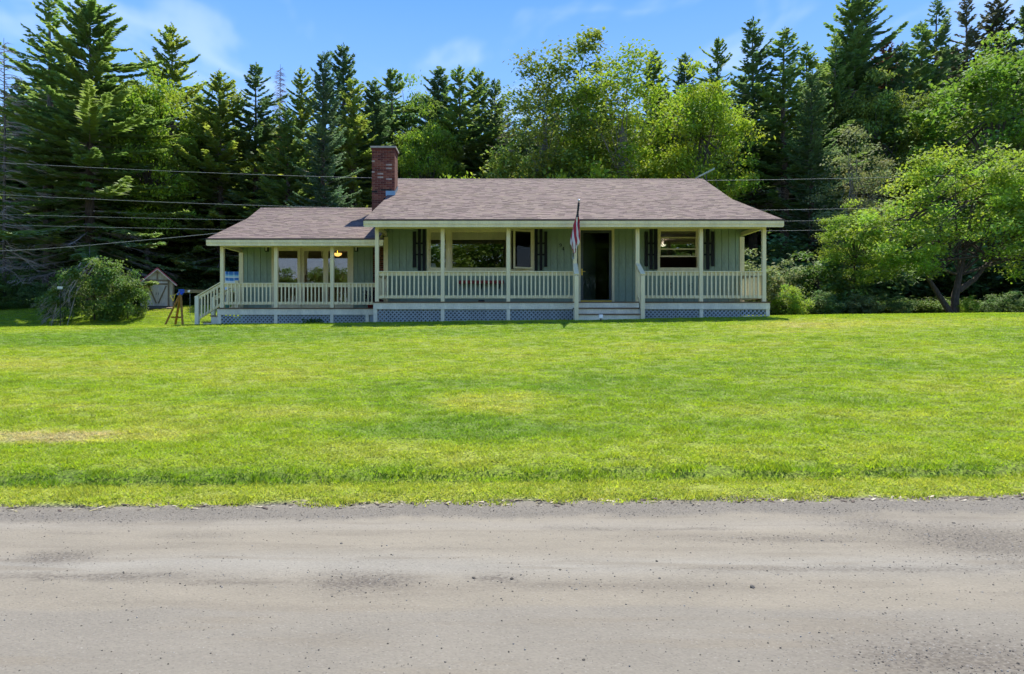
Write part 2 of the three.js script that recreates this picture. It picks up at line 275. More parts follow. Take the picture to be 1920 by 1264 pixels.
{ // the mown lawn: tufts of blades, colour by patch
  const r = mulberry(21), lawn = new THREE.Group(); lawn.name = 'lawn_grass'; scene.add(lawn);
  tag(lawn, 'short mown green grass of the front lawn', 'grass', null, 'stuff');
  const mat = leafMat([1, 1, 1], 0.55, 0.9), kinds = [];
  for (let k = 0; k < 4; k++) {
    const b = new MB(), R = 0.17;
    for (let i = 0; i < 120; i++) {
      const a = r() * 6.283, d = R * Math.sqrt(r()), x = Math.cos(a) * d, z = Math.sin(a) * d, h = 0.012 + 0.022 * r(), w = 0.004 + 0.004 * r(), t = r() * 6.283, l = h * (0.5 + 1.5 * r()), la = r() * 6.283, v = 0.68 + 0.6 * r(), col = [v * (0.9 + 0.25 * r()), v, v * (0.8 + 0.4 * r())];
      const dx = Math.cos(t) * w, dz = Math.sin(t) * w;
      b.tri([x - dx, -0.004, z - dz], [x + dx, -0.004, z + dz], [x + Math.cos(la) * l, h, z + Math.sin(la) * l], col);
    }
    kinds.push({ geo: b.geo(), list: [] });
  }
  const q = new THREE.Quaternion(), e = new THREE.Euler();
  const blocked = (x, Z) => (x > -8.85 && x < 8.95 && Z > 22.3) || (x > -3.6 && x < 8.9 && Z > 21.3) || (x > 2.6 && x < 4.85 && Z > 20.6) || (x > -9.5 && x < -8.6 && Z > 22.2 && Z < 23.8);
  const put = (x, Z, h, s = 1) => {
    if (blocked(x, Z)) return;
    const c = turfColor(x, Z), k = 0.84 + 0.34 * r() + 0.10 * n2b(x * 2.6, Z * 3.4);
    q.setFromEuler(e.set((r() - 0.5) * 0.2, r() * 6.283, (r() - 0.5) * 0.2));
    kinds[Math.floor(r() * 4)].list.push([new THREE.Matrix4().compose(new THREE.Vector3(x, ground(x, Z), -Z), q, new THREE.Vector3(s, h, s)), [c[0] * k, c[1] * k, c[2] * k]]);
  };
  for (let Z = 6.4; Z < 21.6; Z += 0.045 + Z * 0.0095) {
    const half = 0.80 * Z + 1.6, step = 0.15 + Z * 0.004;
    for (let x = -half - 0.4; x < half + 0.6; x += step) {
      const xx = x + (r() - 0.5) * step, ZZ = Z + (r() - 0.5) * 0.2;
      if (ZZ < roadEdge(xx) + 0.05 * r() - 0.02) continue;
      let h = 0.75 + 0.35 * fbm(xx * 0.8, ZZ * 0.8, 2) + 0.4 * r() + 0.18 * n2b(xx * 4.5, ZZ * 5.5);
      if (ZZ < roadEdge(xx) + 0.10) h *= 1.2; if (ZZ - skew(xx) > 7.06 && ZZ - skew(xx) < 7.3) h *= 1.4;
      put(xx, ZZ, h);
    }
  }
  for (let Z = 21; Z < 46; Z += 0.2) for (let x = -0.8 * Z - 3; x < -7; x += 0.22) if (Z < woodline(x) + 6) put(x + (r() - 0.5) * 0.2, Z + (r() - 0.5) * 0.2, 1 + r() * 0.6, 1.3);
  for (let Z = 21; Z < 31; Z += 0.2) for (let x = 8.4; x < 0.85 * Z + 3; x += 0.22) put(x + (r() - 0.5) * 0.2, Z + (r() - 0.5) * 0.2, 1 + r() * 0.6, 1.3);
  kinds.forEach(({ geo, list }) => { const im = new THREE.InstancedMesh(geo, mat, list.length); list.forEach(([m, c], i) => { im.setMatrixAt(i, m); im.setColorAt(i, new THREE.Color().setRGB(...c)); }); im.name = 'grass'; im.userData.kind = 'stuff'; lawn.add(im); });
}
// ------------------------------------------------------------------ the house
const house = thing('ranch_house', 'sage green single-storey house with cream trim, mauve shingle roof and long front porch', 'house', [2.6, E, -26]);
const ZP = 21.3, ZF = 20.9, ZW = 23.1, XL = -3.39, XR = 8.67;            // main block: posts, fascia, wall; wall ends
const WP = 22.3, WF = 21.9, WW = 24.0, WL = -8.607;                      // the lower wing on the left
const DK = E + 0.65, WD = E + 0.48;                                      // deck levels
const mainTop = [[ZF, E + 3.15], [25.3, E + 4.57], [28.6, E + 6.0], [35.2, E + 3.12]];
const wingTop = [[WF, E + 2.69], [25.7, E + 3.92], [27.1, E + 4.53], [31.6, E + 2.58]];
const along = (top, Z) => { let i = 0; while (i < top.length - 2 && Z > top[i + 1][0]) i++; return lerp(top[i][1], top[i + 1][1], (Z - top[i][0]) / (top[i + 1][0] - top[i][0])); };

// --- walls of grooved vertical boards
const board = new Map();
function sidingWall(name, x0, x1, yb, yt, Z, holes, pitch = 0.232) {
  const spans = (a, b) => { let s = [[yb, yt]]; for (const h of holes) if (h[0] < b - 1e-4 && h[1] > a + 1e-4) s = s.flatMap(([p, q]) => [[p, Math.min(q, h[2])], [Math.max(p, h[3]), q]]).filter(([p, q]) => q - p > 0.01); return s; };
  const cuts = (list) => [...new Set([x0, x1, ...list].filter((v) => v >= x0 && v <= x1).map((v) => +v.toFixed(4)))].sort((a, b) => a - b);
  const back = new MB(), hx = holes.flatMap((h) => [h[0], h[1]]), c1 = cuts(hx);
  for (let i = 0; i + 1 < c1.length; i++) for (const [p, q] of spans(c1[i], c1[i + 1])) back.zbox(c1[i], c1[i + 1], p, q, Z + 0.021, Z + 0.15);
  const w = part(name, back.geo(), M.siding, house);
  const edges = []; for (let x = x0; x < x1; x += pitch) edges.push(x);
  const c2 = cuts([...edges, ...hx]);
  for (let i = 0; i + 1 < c2.length; i++) {
    const isEdge = (v) => edges.some((q) => Math.abs(q - v) < 1e-3), a = c2[i] + (isEdge(c2[i]) ? 0.0085 : 0), b = c2[i + 1] - (isEdge(c2[i + 1]) ? 0.0085 : 0);
    if (b - a < 0.012) continue;
    for (const [p, q] of spans(c2[i], c2[i + 1])) {
      const k = [(b - a).toFixed(3), (q - p).toFixed(3)].join();
      if (!board.has(k)) board.set(k, new MB().box(-(b - a) / 2, (b - a) / 2, -(q - p) / 2, (q - p) / 2, -0.0105, 0.0105).geo());
      part('siding_board', board.get(k), M.siding, w, [(a + b) / 2, (p + q) / 2, -(Z + 0.0103)]);
    }
  }
  return w;
}
const xw = (px) => X(px, ZW), yw = (py) => Y(py, ZW), xg = (px) => X(px, WW), yg = (py) => Y(py, WW);
const holeTriple = [xw(802), xw(1000), yw(507), yw(430)], holeDoor = [xw(1085.5), xw(1150), DK - 0.02, yw(429)], holeRight = [xw(1234.5), xw(1310), yw(504.4), yw(428.7)];
const holeSlide = [xg(511), xg(661), WD - 0.02, yg(461.6)];
sidingWall('main_wall', XL, XR, DK - 0.25, along(mainTop, ZW) - 0.2, ZW, [holeTriple, holeDoor, holeRight]);
sidingWall('wing_wall', WL, -3.98, WD - 0.25, along(wingTop, WW) - 0.2, WW, [holeSlide], 0.228);
function gable(x, Z0, Z1, yb, top, drop = 0.19) { // an end wall up to the roof
  const pts = [[Z0, yb], [Z0, along(top, Z0) - drop]]; for (const [Z, y] of top) if (Z > Z0 && Z < Z1) pts.push([Z, y - drop]); pts.push([Z1, along(top, Z1) - drop], [Z1, yb]);
  const s = new THREE.Shape(pts.map(([Z, y]) => new THREE.Vector2(Z, y))), g = new THREE.ExtrudeGeometry(s, { depth: 0.13, bevelEnabled: false }); g.rotateY(Math.PI / 2); g.translate(x, 0, 0); return g; // shape x -> -z
}
part('side_wall', gable(XR - 0.14, ZW + 0.16, 33.4, E - 0.1, mainTop), M.siding, house);
part('side_wall', gable(XL + 0.01, ZW + 0.16, 33.4, E - 0.2, mainTop), M.siding, house);
part('side_wall', gable(WL + 0.01, WW + 0.16, 30.4, E - 0.3, wingTop), M.siding, house);
part('rear_wall', zbox(XL + 0.01, XR - 0.01, E - 0.2, along(mainTop, 33.5) - 0.2, 33.41, 33.54), M.siding, house);
part('rear_wall', zbox(WL + 0.01, XL - 0.02, E - 0.3, along(wingTop, 30.5) - 0.2, 30.41, 30.54), M.siding, house);
part('foundation', new MB().zbox(XL + 0.03, XR - 0.03, E - 0.4, DK - 0.26, ZW + 0.06, ZW + 0.3).zbox(WL + 0.03, XL - 0.03, E - 0.5, WD - 0.26, WW + 0.06, WW + 0.3).geo(), M.found, house);
{ // rooms behind the glass
  const m = new MB();
  for (const [a, b, f, Z0, c] of [[XL + 0.16, XR - 0.16, DK + 0.02, ZW + 0.16, E + 3.05], [WL + 0.16, XL - 0.06, WD + 0.02, WW + 0.16, E + 2.75]]) m.zbox(a, b, f - 0.1, f, Z0, Z0 + 5).zbox(a, b, c, c + 0.08, Z0, Z0 + 5).zbox(a, b, f, c, Z0 + 5, Z0 + 5.1).zbox(a - 0.02, a, f, c, Z0, Z0 + 5).zbox(b, b + 0.02, f, c, Z0, Z0 + 5);
  m.zbox(2.35, 2.45, DK + 0.021, E + 3.049, ZW + 0.17, ZW + 5.1).zbox(5.0, 5.1, DK + 0.021, E + 3.049, ZW + 0.17, ZW + 5.1);
  part('interior', m.geo(), M.interior, house);
}
for (const [x, Z, yb] of [[XL + 0.005, ZW, DK], [XR - 0.005, ZW, DK], [WL + 0.005, WW, WD]]) { // cream corner boards that carry the side beams
  const s = x > 0 ? 1 : -1, m = new MB().zbox(x - 0.075, x + 0.075, yb - 0.2, (Z === WW ? E + 2.46 : E + 2.90), Z - 0.022, Z + 0.07); part('corner_board', m.geo(), M.cream, house);
}

// --- roofs
function roof(top, x0, x1, thick, pitchSeed, fx1 = x1) {
  const slab = new MB(), low = top.map(([Z, y]) => [Z, y - thick]);
  const P = (x, [Z, y]) => [x, y, -Z];
  for (let i = 0; i + 1 < top.length; i++) slab.quad(P(x0, top[i]), P(x1, top[i]), P(x1, top[i + 1]), P(x0, top[i + 1])).quad(P(x0, low[i]), P(x0, low[i + 1]), P(x1, low[i + 1]), P(x1, low[i]));
  for (let i = 0; i + 1 < top.length; i++) { slab.quad(P(x0, low[i]), P(x0, top[i]), P(x0, top[i + 1]), P(x0, low[i + 1])); slab.quad(P(x1, low[i]), P(x1, low[i + 1]), P(x1, top[i + 1]), P(x1, top[i])); }
  slab.quad(P(x0, low[0]), P(x1, low[0]), P(x1, top[0]), P(x0, top[0])).quad(P(x1, low.at(-1)), P(x0, low.at(-1)), P(x0, top.at(-1)), P(x1, top.at(-1)));
  const deck = part('roof', slab.geo(), M.ceiling, house), r = mulberry(pitchSeed), sh = new MB();
  const tones = [[0.193, 0.135, 0.123], [0.169, 0.116, 0.104], [0.216, 0.154, 0.133], [0.184, 0.139, 0.115], [0.152, 0.105, 0.097], [0.205, 0.154, 0.117]];
  // laminated shingles, course over course, every tab its own width, tone and butt height
  for (let i = 0; i < 2; i++) {
    const [Za, ya] = top[i], [Zb, yb] = top[i + 1], L = Math.hypot(Zb - Za, yb - ya), ds = [(Zb - Za) / L, (yb - ya) / L], up = [-ds[1], ds[0]], nC = Math.round(L / 0.142), e = L / nC;
    const at = (x, s, h) => [x, ya + ds[1] * s + up[1] * h, -(Za + ds[0] * s + up[0] * h)];
    for (let k = 0; k < nC; k++) {
      const s0 = k * e - (i === 0 && k === 0 ? 0.03 : 0), s1 = Math.min((k + 1) * e + 0.012, L);
      for (let x = x0 - 0.02; x < x1 + 0.02;) {
        const w = 0.12 + 0.2 * r(), xe = Math.min(x + w, x1 + 0.02), h = 0.007 + (r() < 0.4 ? 0.006 : 0) + 0.002 * r(), wob = 0.006 * (r() - 0.5), t = tones[Math.floor(r() * 6)], v = 0.90 + 0.18 * r() + 0.1 * fbm(x * 0.4, k * 0.3 + i * 40 + pitchSeed, 2), c = [t[0] * v, t[1] * v, t[2] * v];
        sh.quad(at(x, s0 + wob, h), at(xe, s0 + wob, h), at(xe, s1, 0.005), at(x, s1, 0.005), c).quad(at(x, s0 + wob, 0.001), at(xe, s0 + wob, 0.001), at(xe, s0 + wob, h), at(x, s0 + wob, h), c);
        x = xe;
      }
    }
  }
  const [Zr, yr] = top[2], [Ze, ye] = top[3];
  sh.quad([x0, yr + 0.012, -Zr], [x1, yr + 0.012, -Zr], [x1, ye + 0.012, -Ze], [x0, ye + 0.012, -Ze], tones[0]);
  tag(part('shingles', sh.geo(), M.shingle, deck), null, null, null, 'stuff');
  const cap = new MB(); for (let x = x0; x < x1; x += 0.15) { const v = 0.85 + 0.3 * r(), c = tones[Math.floor(r() * 6)].map((q) => q * v), x2 = Math.min(x + 0.16, x1); cap.quad([x, yr - 0.04, -(Zr - 0.14)], [x2, yr - 0.045, -(Zr - 0.14)], [x2, yr + 0.028, -Zr], [x, yr + 0.034, -Zr], c).quad([x, yr + 0.034, -Zr], [x2, yr + 0.028, -Zr], [x2, yr - 0.045, -(Zr + 0.14)], [x, yr - 0.04, -(Zr + 0.14)], c); }
  part('ridge_cap', cap.geo(), M.shingle, deck);
  // fascia in two steps, dark drip edge over it, raking boards up the ends
  const [Zf, yf] = top[0];
  part('drip_edge', zbox(x0 - 0.03, fx1 + 0.03, yf - 0.035, yf + 0.012, Zf - 0.055, Zf - 0.002), M.drip, deck);
  part('fascia', new MB().zbox(x0 - 0.012, fx1 + 0.012, yf - 0.13, yf - 0.037, Zf - 0.042, Zf - 0.003).zbox(x0, fx1, yf - 0.225, yf - 0.131, Zf - 0.018, Zf + 0.02).geo(), M.cream, deck);
  for (const [x, s] of [[x0, -1], [x1, 1]]) {
    if (s > 0 && fx1 !== x1) continue;
    const m = new MB(); for (let i = 0; i + 1 < top.length; i++) { const a = top[i], b = top[i + 1], xa = s < 0 ? x - 0.03 : x + 0.002, xb = s < 0 ? x - 0.002 : x + 0.03; m.hexa([[xa, a[1] - 0.2, -a[0]], [xb, a[1] - 0.2, -a[0]], [xb, b[1] - 0.2, -b[0]], [xa, b[1] - 0.2, -b[0]], [xa, a[1] - 0.012, -a[0]], [xb, a[1] - 0.012, -a[0]], [xb, b[1] - 0.012, -b[0]], [xa, b[1] - 0.012, -b[0]]]); }
    part('rake_board', m.geo(), M.cream, deck);
  }
  return deck;
}
const mainRoof = roof(mainTop, -3.72, 9.10, 0.18, 3), wingRoof = roof(wingTop, -8.95, -3.47, 0.16, 9, -3.30);
// porch beams over the posts and the boarded triangles at the ends
part('porch_beam', new MB().zbox(XL - 0.062, XR + 0.062, E + 2.932, E + 3.06, ZP - 0.055, ZP + 0.055).geo(), M.cream, house);
part('porch_beam', new MB().zbox(WL - 0.062, -3.46, E + 2.47, E + 2.60, WP - 0.055, WP + 0.055).geo(), M.cream, house);
for (const x of [XL, XR]) { part('porch_beam', zbox(x - 0.05, x + 0.05, E + 2.93, E + 3.055, ZP + 0.056, ZW - 0.025), M.cream, house); part('gable_infill', gable(x - 0.02, ZP + 0.06, ZW - 0.002, E + 3.056, mainTop, 0.185).scale(1, 1, 1), M.siding, house); }
part('porch_beam', zbox(WL - 0.05, WL + 0.05, E + 2.465, E + 2.59, WP + 0.056, WW - 0.025), M.cream, house); part('gable_infill', gable(WL - 0.02, WP + 0.06, WW - 0.002, E + 2.591, wingTop, 0.165), M.siding, house);

// --- chimney: individual bricks on the front, joined ones round the sides
{
  const x0 = -4.33, x1 = -3.46, Z0 = 25.9, Z1 = 26.77, top = E + 6.56, r = mulberry(31);
  const ch = part('chimney', new MB().zbox(x0 + 0.012, x1 - 0.012, E + 1, top + 0.1, Z0 + 0.012, Z1 - 0.012).zbox(-4.03, XL - 0.14, E, E + 2.7, WW + 0.055, Z0 + 0.011).geo(), M.mortar, house);
  const tones = ['#7d4334', '#6e392e', '#87503d', '#5f322b', '#8f5744', '#744037'].map((h) => new THREE.MeshStandardMaterial({ color: S(h), map: paintTex, roughness: 0.92, bumpMap: roughTex, bumpScale: 0.004 }));
  const pale = new THREE.MeshStandardMaterial({ color: S('#b5a193'), map: paintTex, roughness: 0.9 }), soot = new THREE.MeshStandardMaterial({ color: S('#221d1d'), map: paintTex, roughness: 0.9 });
  const geos = new Map(), brick = (x, y, w, Z, mat) => { const k = w.toFixed(3); if (!geos.has(k)) geos.set(k, new MB().box(-w / 2, w / 2, -0.0285, 0.0285, -0.02, 0.02).geo()); part('brick', geos.get(k), mat, ch, [x, y, -(Z + 0.018 - 0.004 * r())]); };
  const w = (x1 - x0) / 4, pc = 0.068, side = new MB();
  const paleAt = new Set(['29,0', '27,3', '25,3', '23,0', '22,1', '20,1', '19,3']), sootAt = new Set(['13,2', '13,3', '12,3', '12,0', '11,3', '8,2']);
  let k = 0;
  for (let y = E + 4.12; y < top - 0.02; y += pc, k++) {
    const off = k % 2 ? w / 2 : 0;
    for (let j = -1; j < 5; j++) {
      const a = Math.max(x0, x0 + j * w + off + 0.005), b = Math.min(x1, x0 + (j + 1) * w + off - 0.005); if (b - a < 0.04) continue;
      const id = k + ',' + Math.round((a - x0) / w); brick((a + b) / 2, y + 0.034, b - a, Z0, paleAt.has(id) ? pale : sootAt.has(id) ? soot : tones[Math.floor(r() * 6)]);
    }
    for (let j = -1; j < 5; j++) { const a = Math.max(Z0 + 0.035, Z0 + j * w + w / 2 - off + 0.005), b = Math.min(Z1, Z0 + (j + 1) * w + w / 2 - off - 0.005); if (b - a < 0.04) continue; const v = 0.8 + 0.4 * r(); for (const x of [x0, x1 - 0.03]) side.zbox(x, x + 0.03, y + 0.005, y + 0.062, a, b, [0.20 * v, 0.072 * v, 0.048 * v]); }
  }
  tag(part('side_bricks', side.geo(), new THREE.MeshStandardMaterial({ vertexColors: true, roughness: 0.92, map: paintTex, bumpMap: roughTex, bumpScale: 0.004 }), ch), null, null, null, 'stuff');
  k = 0;
  for (let y = WD; y < E + 2.6; y += pc, k++) for (let j = -1; j < 3; j++) { const a = Math.max(-4.03, -4.03 + j * w + (k % 2 ? w / 2 : 0) + 0.005), b = Math.min(XL - 0.15, -4.03 + (j + 1) * w + (k % 2 ? w / 2 : 0) - 0.005); if (b - a > 0.04) brick((a + b) / 2, y + 0.034, b - a, WW + 0.05, tones[Math.floor(r() * 6)]); }
  for (const [dx, y0, y1] of [[0.03, top, top + 0.066]]) part('corbel_course', zbox(x0 - dx, x1 + dx, y0 + 0.004, y1, Z0 - dx, Z1 + dx), tones[3], ch);
  part('cap', zbox(x0 - 0.05, x1 + 0.05, top + 0.068, top + 0.135, Z0 - 0.05, Z1 + 0.05), M.concrete, ch);
  part('flue', new MB().zbox(-4.05, -3.75, top + 0.137, top + 0.21, Z0 + 0.28, Z0 + 0.58).geo(), M.clay, ch);
  const fy = (Z) => along(mainTop, Z);
  const fl = new MB(); fl.zbox(-3.80, x1 + 0.012, fy(Z0 - 0.1) + 0.02, fy(Z0) + 0.17, Z0 - 0.012, Z0 - 0.003); for (let i = 0; i < 5; i++) { const a = Z0 + i * 0.17, b = a + 0.19; fl.zbox(x1 + 0.003, x1 + 0.012 + i * 0.0008, fy(a) + 0.0, fy(a) + 0.19, a, b); }
  part('flashing', fl.geo(), M.flashing, ch);
}

// --- decks, skirts, lattice, posts
part('porch_deck', new MB().zbox(-3.52, 8.85, DK - 0.035, DK, ZP - 0.11, ZW - 0.025).geo(), M.deck, house);
part('porch_deck', new MB().zbox(-8.75, -3.53, WD - 0.035, WD, WP - 0.11, WW - 0.025).geo(), M.deck, house);
const skirtZ = ZP - 0.075;
part('deck_fascia', new MB().zbox(-3.50, X(953, 21.2), DK - 0.235, DK - 0.036, skirtZ - 0.012, skirtZ + 0.03).zbox(X(953, 21.2) + 0.004, 2.70, DK - 0.235, DK - 0.036, skirtZ - 0.012, skirtZ + 0.03).zbox(4.79, 8.83, DK - 0.235, DK - 0.036, skirtZ - 0.012, skirtZ + 0.03).geo(), M.trimgrey, house);
part('deck_fascia', new MB().zbox(8.79, 8.83, DK - 0.235, DK - 0.036, skirtZ + 0.031, ZW).zbox(-3.50, -3.46, DK - 0.235, DK - 0.036, skirtZ + 0.031, WP - 0.12).geo(), M.trimgrey, house);
part('deck_fascia', new MB().zbox(-8.73, -3.53, WD - 0.225, WD - 0.036, WP - 0.085, WP - 0.045).geo(), M.trimgrey, house);
const mainPosts = [707, 830, 953, 1078, 1195, 1314, 1432].map((p) => X(p, ZP)), wingPosts = [417, 518, 623].map((p) => X(p, WP));
function post(name, x, y0, y1, Z, mat = M.cream) { const g = new RoundedBoxGeometry(0.118, y1 - y0, 0.118, 2, 0.011); return part(name, g, mat, house, [x, (y0 + y1) / 2, -Z]); }
mainPosts.forEach((x) => post('porch_post', x, DK + 0.001, E + 2.931, ZP)); wingPosts.forEach((x) => post('porch_post', x, WD + 0.001, E + 2.469, WP));
function lattice(x0, x1, y0, y1, Z) { // crossed slats in two layers
  const m = new MB(), pitch = 0.128, w = 0.037, H = y1 - y0;
  for (let l = 0; l < 2; l++) for (let s = x0 - H; s < x1; s += pitch) {
    let a = s, b = s + H, ya = y0, yb = y1; if (a < x0) { ya = y0 + (x0 - a); a = x0; } if (b > x1) { yb = y1 - (b - x1); b = x1; } if (b - a < 0.02) continue;
    const f = (x) => l ? x0 + x1 - x : x, Zl = Z + l * 0.011, q = w * 0.707;
    const p = [[f(a), ya - q], [f(a), ya + q], [f(b), yb + q], [f(b), yb - q]];
    const c = (k, d) => [p[k][0], p[k][1], -(Zl + d)];
    const A = [c(0, 0), c(3, 0), c(2, 0), c(1, 0)], B = [c(0, 0.01), c(3, 0.01), c(2, 0.01), c(1, 0.01)];
    if (l) { m.quad(A[3], A[2], A[1], A[0]).quad(B[0], B[1], B[2], B[3]); } else m.quad(...A).quad(B[3], B[2], B[1], B[0]);
    for (let i = 0; i < 4; i++) { const j = (i + 1) % 4; if (l) m.quad(A[i], A[j], B[j], B[i]); else m.quad(A[j], A[i], B[i], B[j]); }
  }
  return part('lattice_panel', m.geo(), M.lattice, house);
}
const lowG = (x, Z) => ground(x, Z) - 0.06;
{
  const bays = [-3.44, ...mainPosts.slice(1, 6), 8.77];
  for (let i = 0; i < 6; i++) { if (i === 3) continue; lattice(bays[i] + 0.06, bays[i + 1] - 0.06, lowG((bays[i] + bays[i + 1]) / 2, ZP), DK - 0.235, ZP - 0.05); }
  for (const x of bays) part('skirt_post', zbox(x - 0.058, x + 0.058, lowG(x, ZP), DK - 0.236, skirtZ + 0.002, skirtZ + 0.06), M.trimgrey, house);
  const wb = [-8.68, wingPosts[1], wingPosts[2], X(689, WP)];
  for (let i = 0; i < 3; i++) lattice(wb[i] + 0.055, wb[i + 1] - 0.055, lowG((wb[i] + wb[i + 1]) / 2, WP), WD - 0.225, WP - 0.06);
  for (const x of wb) part('skirt_post', zbox(x - 0.055, x + 0.055, lowG(x, WP), WD - 0.226, WP - 0.08, WP - 0.02), M.trimgrey, house);
  part('skirt_vent', zbox(wb[3] + 0.06, -3.53, lowG(-3.7, WP), WD - 0.23, WP - 0.03, WP - 0.01), M.lattice, house);
}
// --- railings
function railing(a, b, deck, h, pitch, wide = 0.04) { // a, b = [x, Z] on the centre line of the posts, balusters on the outside face
  const L = Math.hypot(b[0] - a[0], b[1] - a[1]), turn = Math.atan2(b[1] - a[1], b[0] - a[0]), m = new MB();
  m.box(0, L, deck + h - 0.03, deck + h, -0.07, 0.07).box(0, L, deck + h - 0.135, deck + h - 0.031, -0.02, 0.018).box(0, L, deck + 0.105, deck + 0.20, -0.02, 0.018);
  const g = m.geo(), rail = part('railing', g, M.cream, house, [a[0], 0, -a[1]]); rail.rotation.y = turn;
  const n = Math.round(L / pitch), y0 = deck + 0.115, y1 = deck + h - 0.032, bg = new MB().box(-wide / 2, wide / 2, y0, y1, -wide / 2, wide / 2).geo();
  for (let i = 1; i < n; i++) { const p = part('baluster', bg, M.cream, rail, [i * L / n, 0, 0.018 + wide / 2 + 0.0005]); }
  return rail;
}
for (const i of [0, 1, 2, 4, 5]) railing([mainPosts[i] + 0.06, ZP], [mainPosts[i + 1] - 0.06, ZP], DK, 0.95, 0.134);
railing([XR, ZP + 0.06], [XR, ZW - 0.03], DK, 0.95, 0.134); railing([XL, ZW - 0.03], [XL, ZP + 0.06], DK, 0.95, 0.134);
for (let i = 0; i < 3; i++) railing([wingPosts[i] + 0.06, WP], [(i < 2 ? wingPosts[i + 1] - 0.06 : -3.47), WP], WD, 0.815, 0.122, 0.037);

// --- front steps
{
  const xa = 2.80, xb = 4.66, st = part('front_steps', new MB().zbox(xa + 0.02, xb - 0.02, E - 0.1, E + 0.23, 20.68, 20.9).zbox(xa + 0.02, xb - 0.02, E - 0.1, E + 0.42, 20.95, 21.15).geo(), M.dark, house);
  const y = [E + 0.01, E + 0.27, E + 0.46, DK];
  for (let i = 0; i < 2; i++) { const Zf = 20.65 + i * 0.28; part('riser', zbox(xa, xb, i ? y[1] + 0.002 : y[0] - 0.1, y[i + 1] - 0.036, Zf, Zf + 0.025), M.trimgrey, st); part('tread', zbox(xa - 0.02, xb + 0.02, y[i + 1] - 0.034, y[i + 1], Zf - 0.035, Zf + 0.30), M.deck, st); }
  part('riser', zbox(xa - 0.1, xb + 0.1, y[2] + 0.002, DK - 0.037, ZP - 0.10, ZP - 0.075), M.trimgrey, st);
  for (const [nx, px] of [[2.735, mainPosts[3]], [4.735, mainPosts[4]]]) {
    part('newel_post', new RoundedBoxGeometry(0.12, 1.52, 0.12, 2, 0.011), M.cream, st, [nx, E + 1.42 - 0.76, -20.62]);
    const m = new MB(); m.bar([nx, E + 1.45, -20.55], [px, E + 1.86, -ZP], 0.14, 0.032).bar([nx, E + 1.37, -20.62], [px, E + 1.78, -ZP], 0.036, 0.09).bar([nx, E + 0.46, -20.62], [px, E + 0.86, -ZP], 0.036, 0.09); part('hand_rail', m.geo(), M.cream, st);
    for (let i = 1; i < 5; i++) { const t = i / 5, x = lerp(nx, px, t), Z = lerp(20.62, ZP, t), yy = E + lerp(0.46, 0.86, t); part('baluster', new MB().zbox(x - 0.019, x + 0.019, yy, yy + 0.93, Z - 0.019, Z + 0.019).geo(), M.cream, st); }
  }
}
// --- stairs down from the left end of the wing deck
{
  const st = part('side_stairs', new MB().zbox(-8.98, -8.735, E - 0.3, E + 0.20, WP + 0.02, WP + 1.3).zbox(-9.24, -8.981, E - 0.3, E + 0.0, WP + 0.02, WP + 1.3).geo(), M.trimgrey, house);
  part('tread', zbox(-9.02, -8.735, E + 0.202, E + 0.236, WP - 0.01, WP + 1.33), M.deck, st); part('tread', zbox(-9.29, -9.0, E + 0.002, E + 0.036, WP - 0.01, WP + 1.33), M.deck, st);
  for (const Z of [WP, WP + 1.32]) {
    part('newel_post', new RoundedBoxGeometry(0.125, 1.15, 0.125, 2, 0.011), M.trimgrey, st, [-9.43, E + 0.86 - 0.575, -Z]);
    const m = new MB(); m.bar([-9.46, E + 0.85, -Z], [-8.58, E + 1.36, -Z], 0.11, 0.03).bar([-9.40, E + 0.80, -Z], [-8.62, E + 1.25, -Z], 0.036, 0.09).bar([-9.40, E + 0.13, -Z], [-8.62, E + 0.62, -Z], 0.036, 0.085); part('hand_rail', m.geo(), M.cream, st);
    for (let i = 1; i < 7; i++) { const t = i / 7, x = lerp(-9.37, -8.66, t), y = lerp(0.15, 0.60, t); part('baluster', zbox(x - 0.019, x + 0.019, E + y - 0.03, E + y + lerp(0.66, 0.65, t), Z - 0.058, Z - 0.02), M.cream, st); }
  }
  post('porch_post', WL, WD + 0.001, WD + 0.98, WP + 1.32);
}

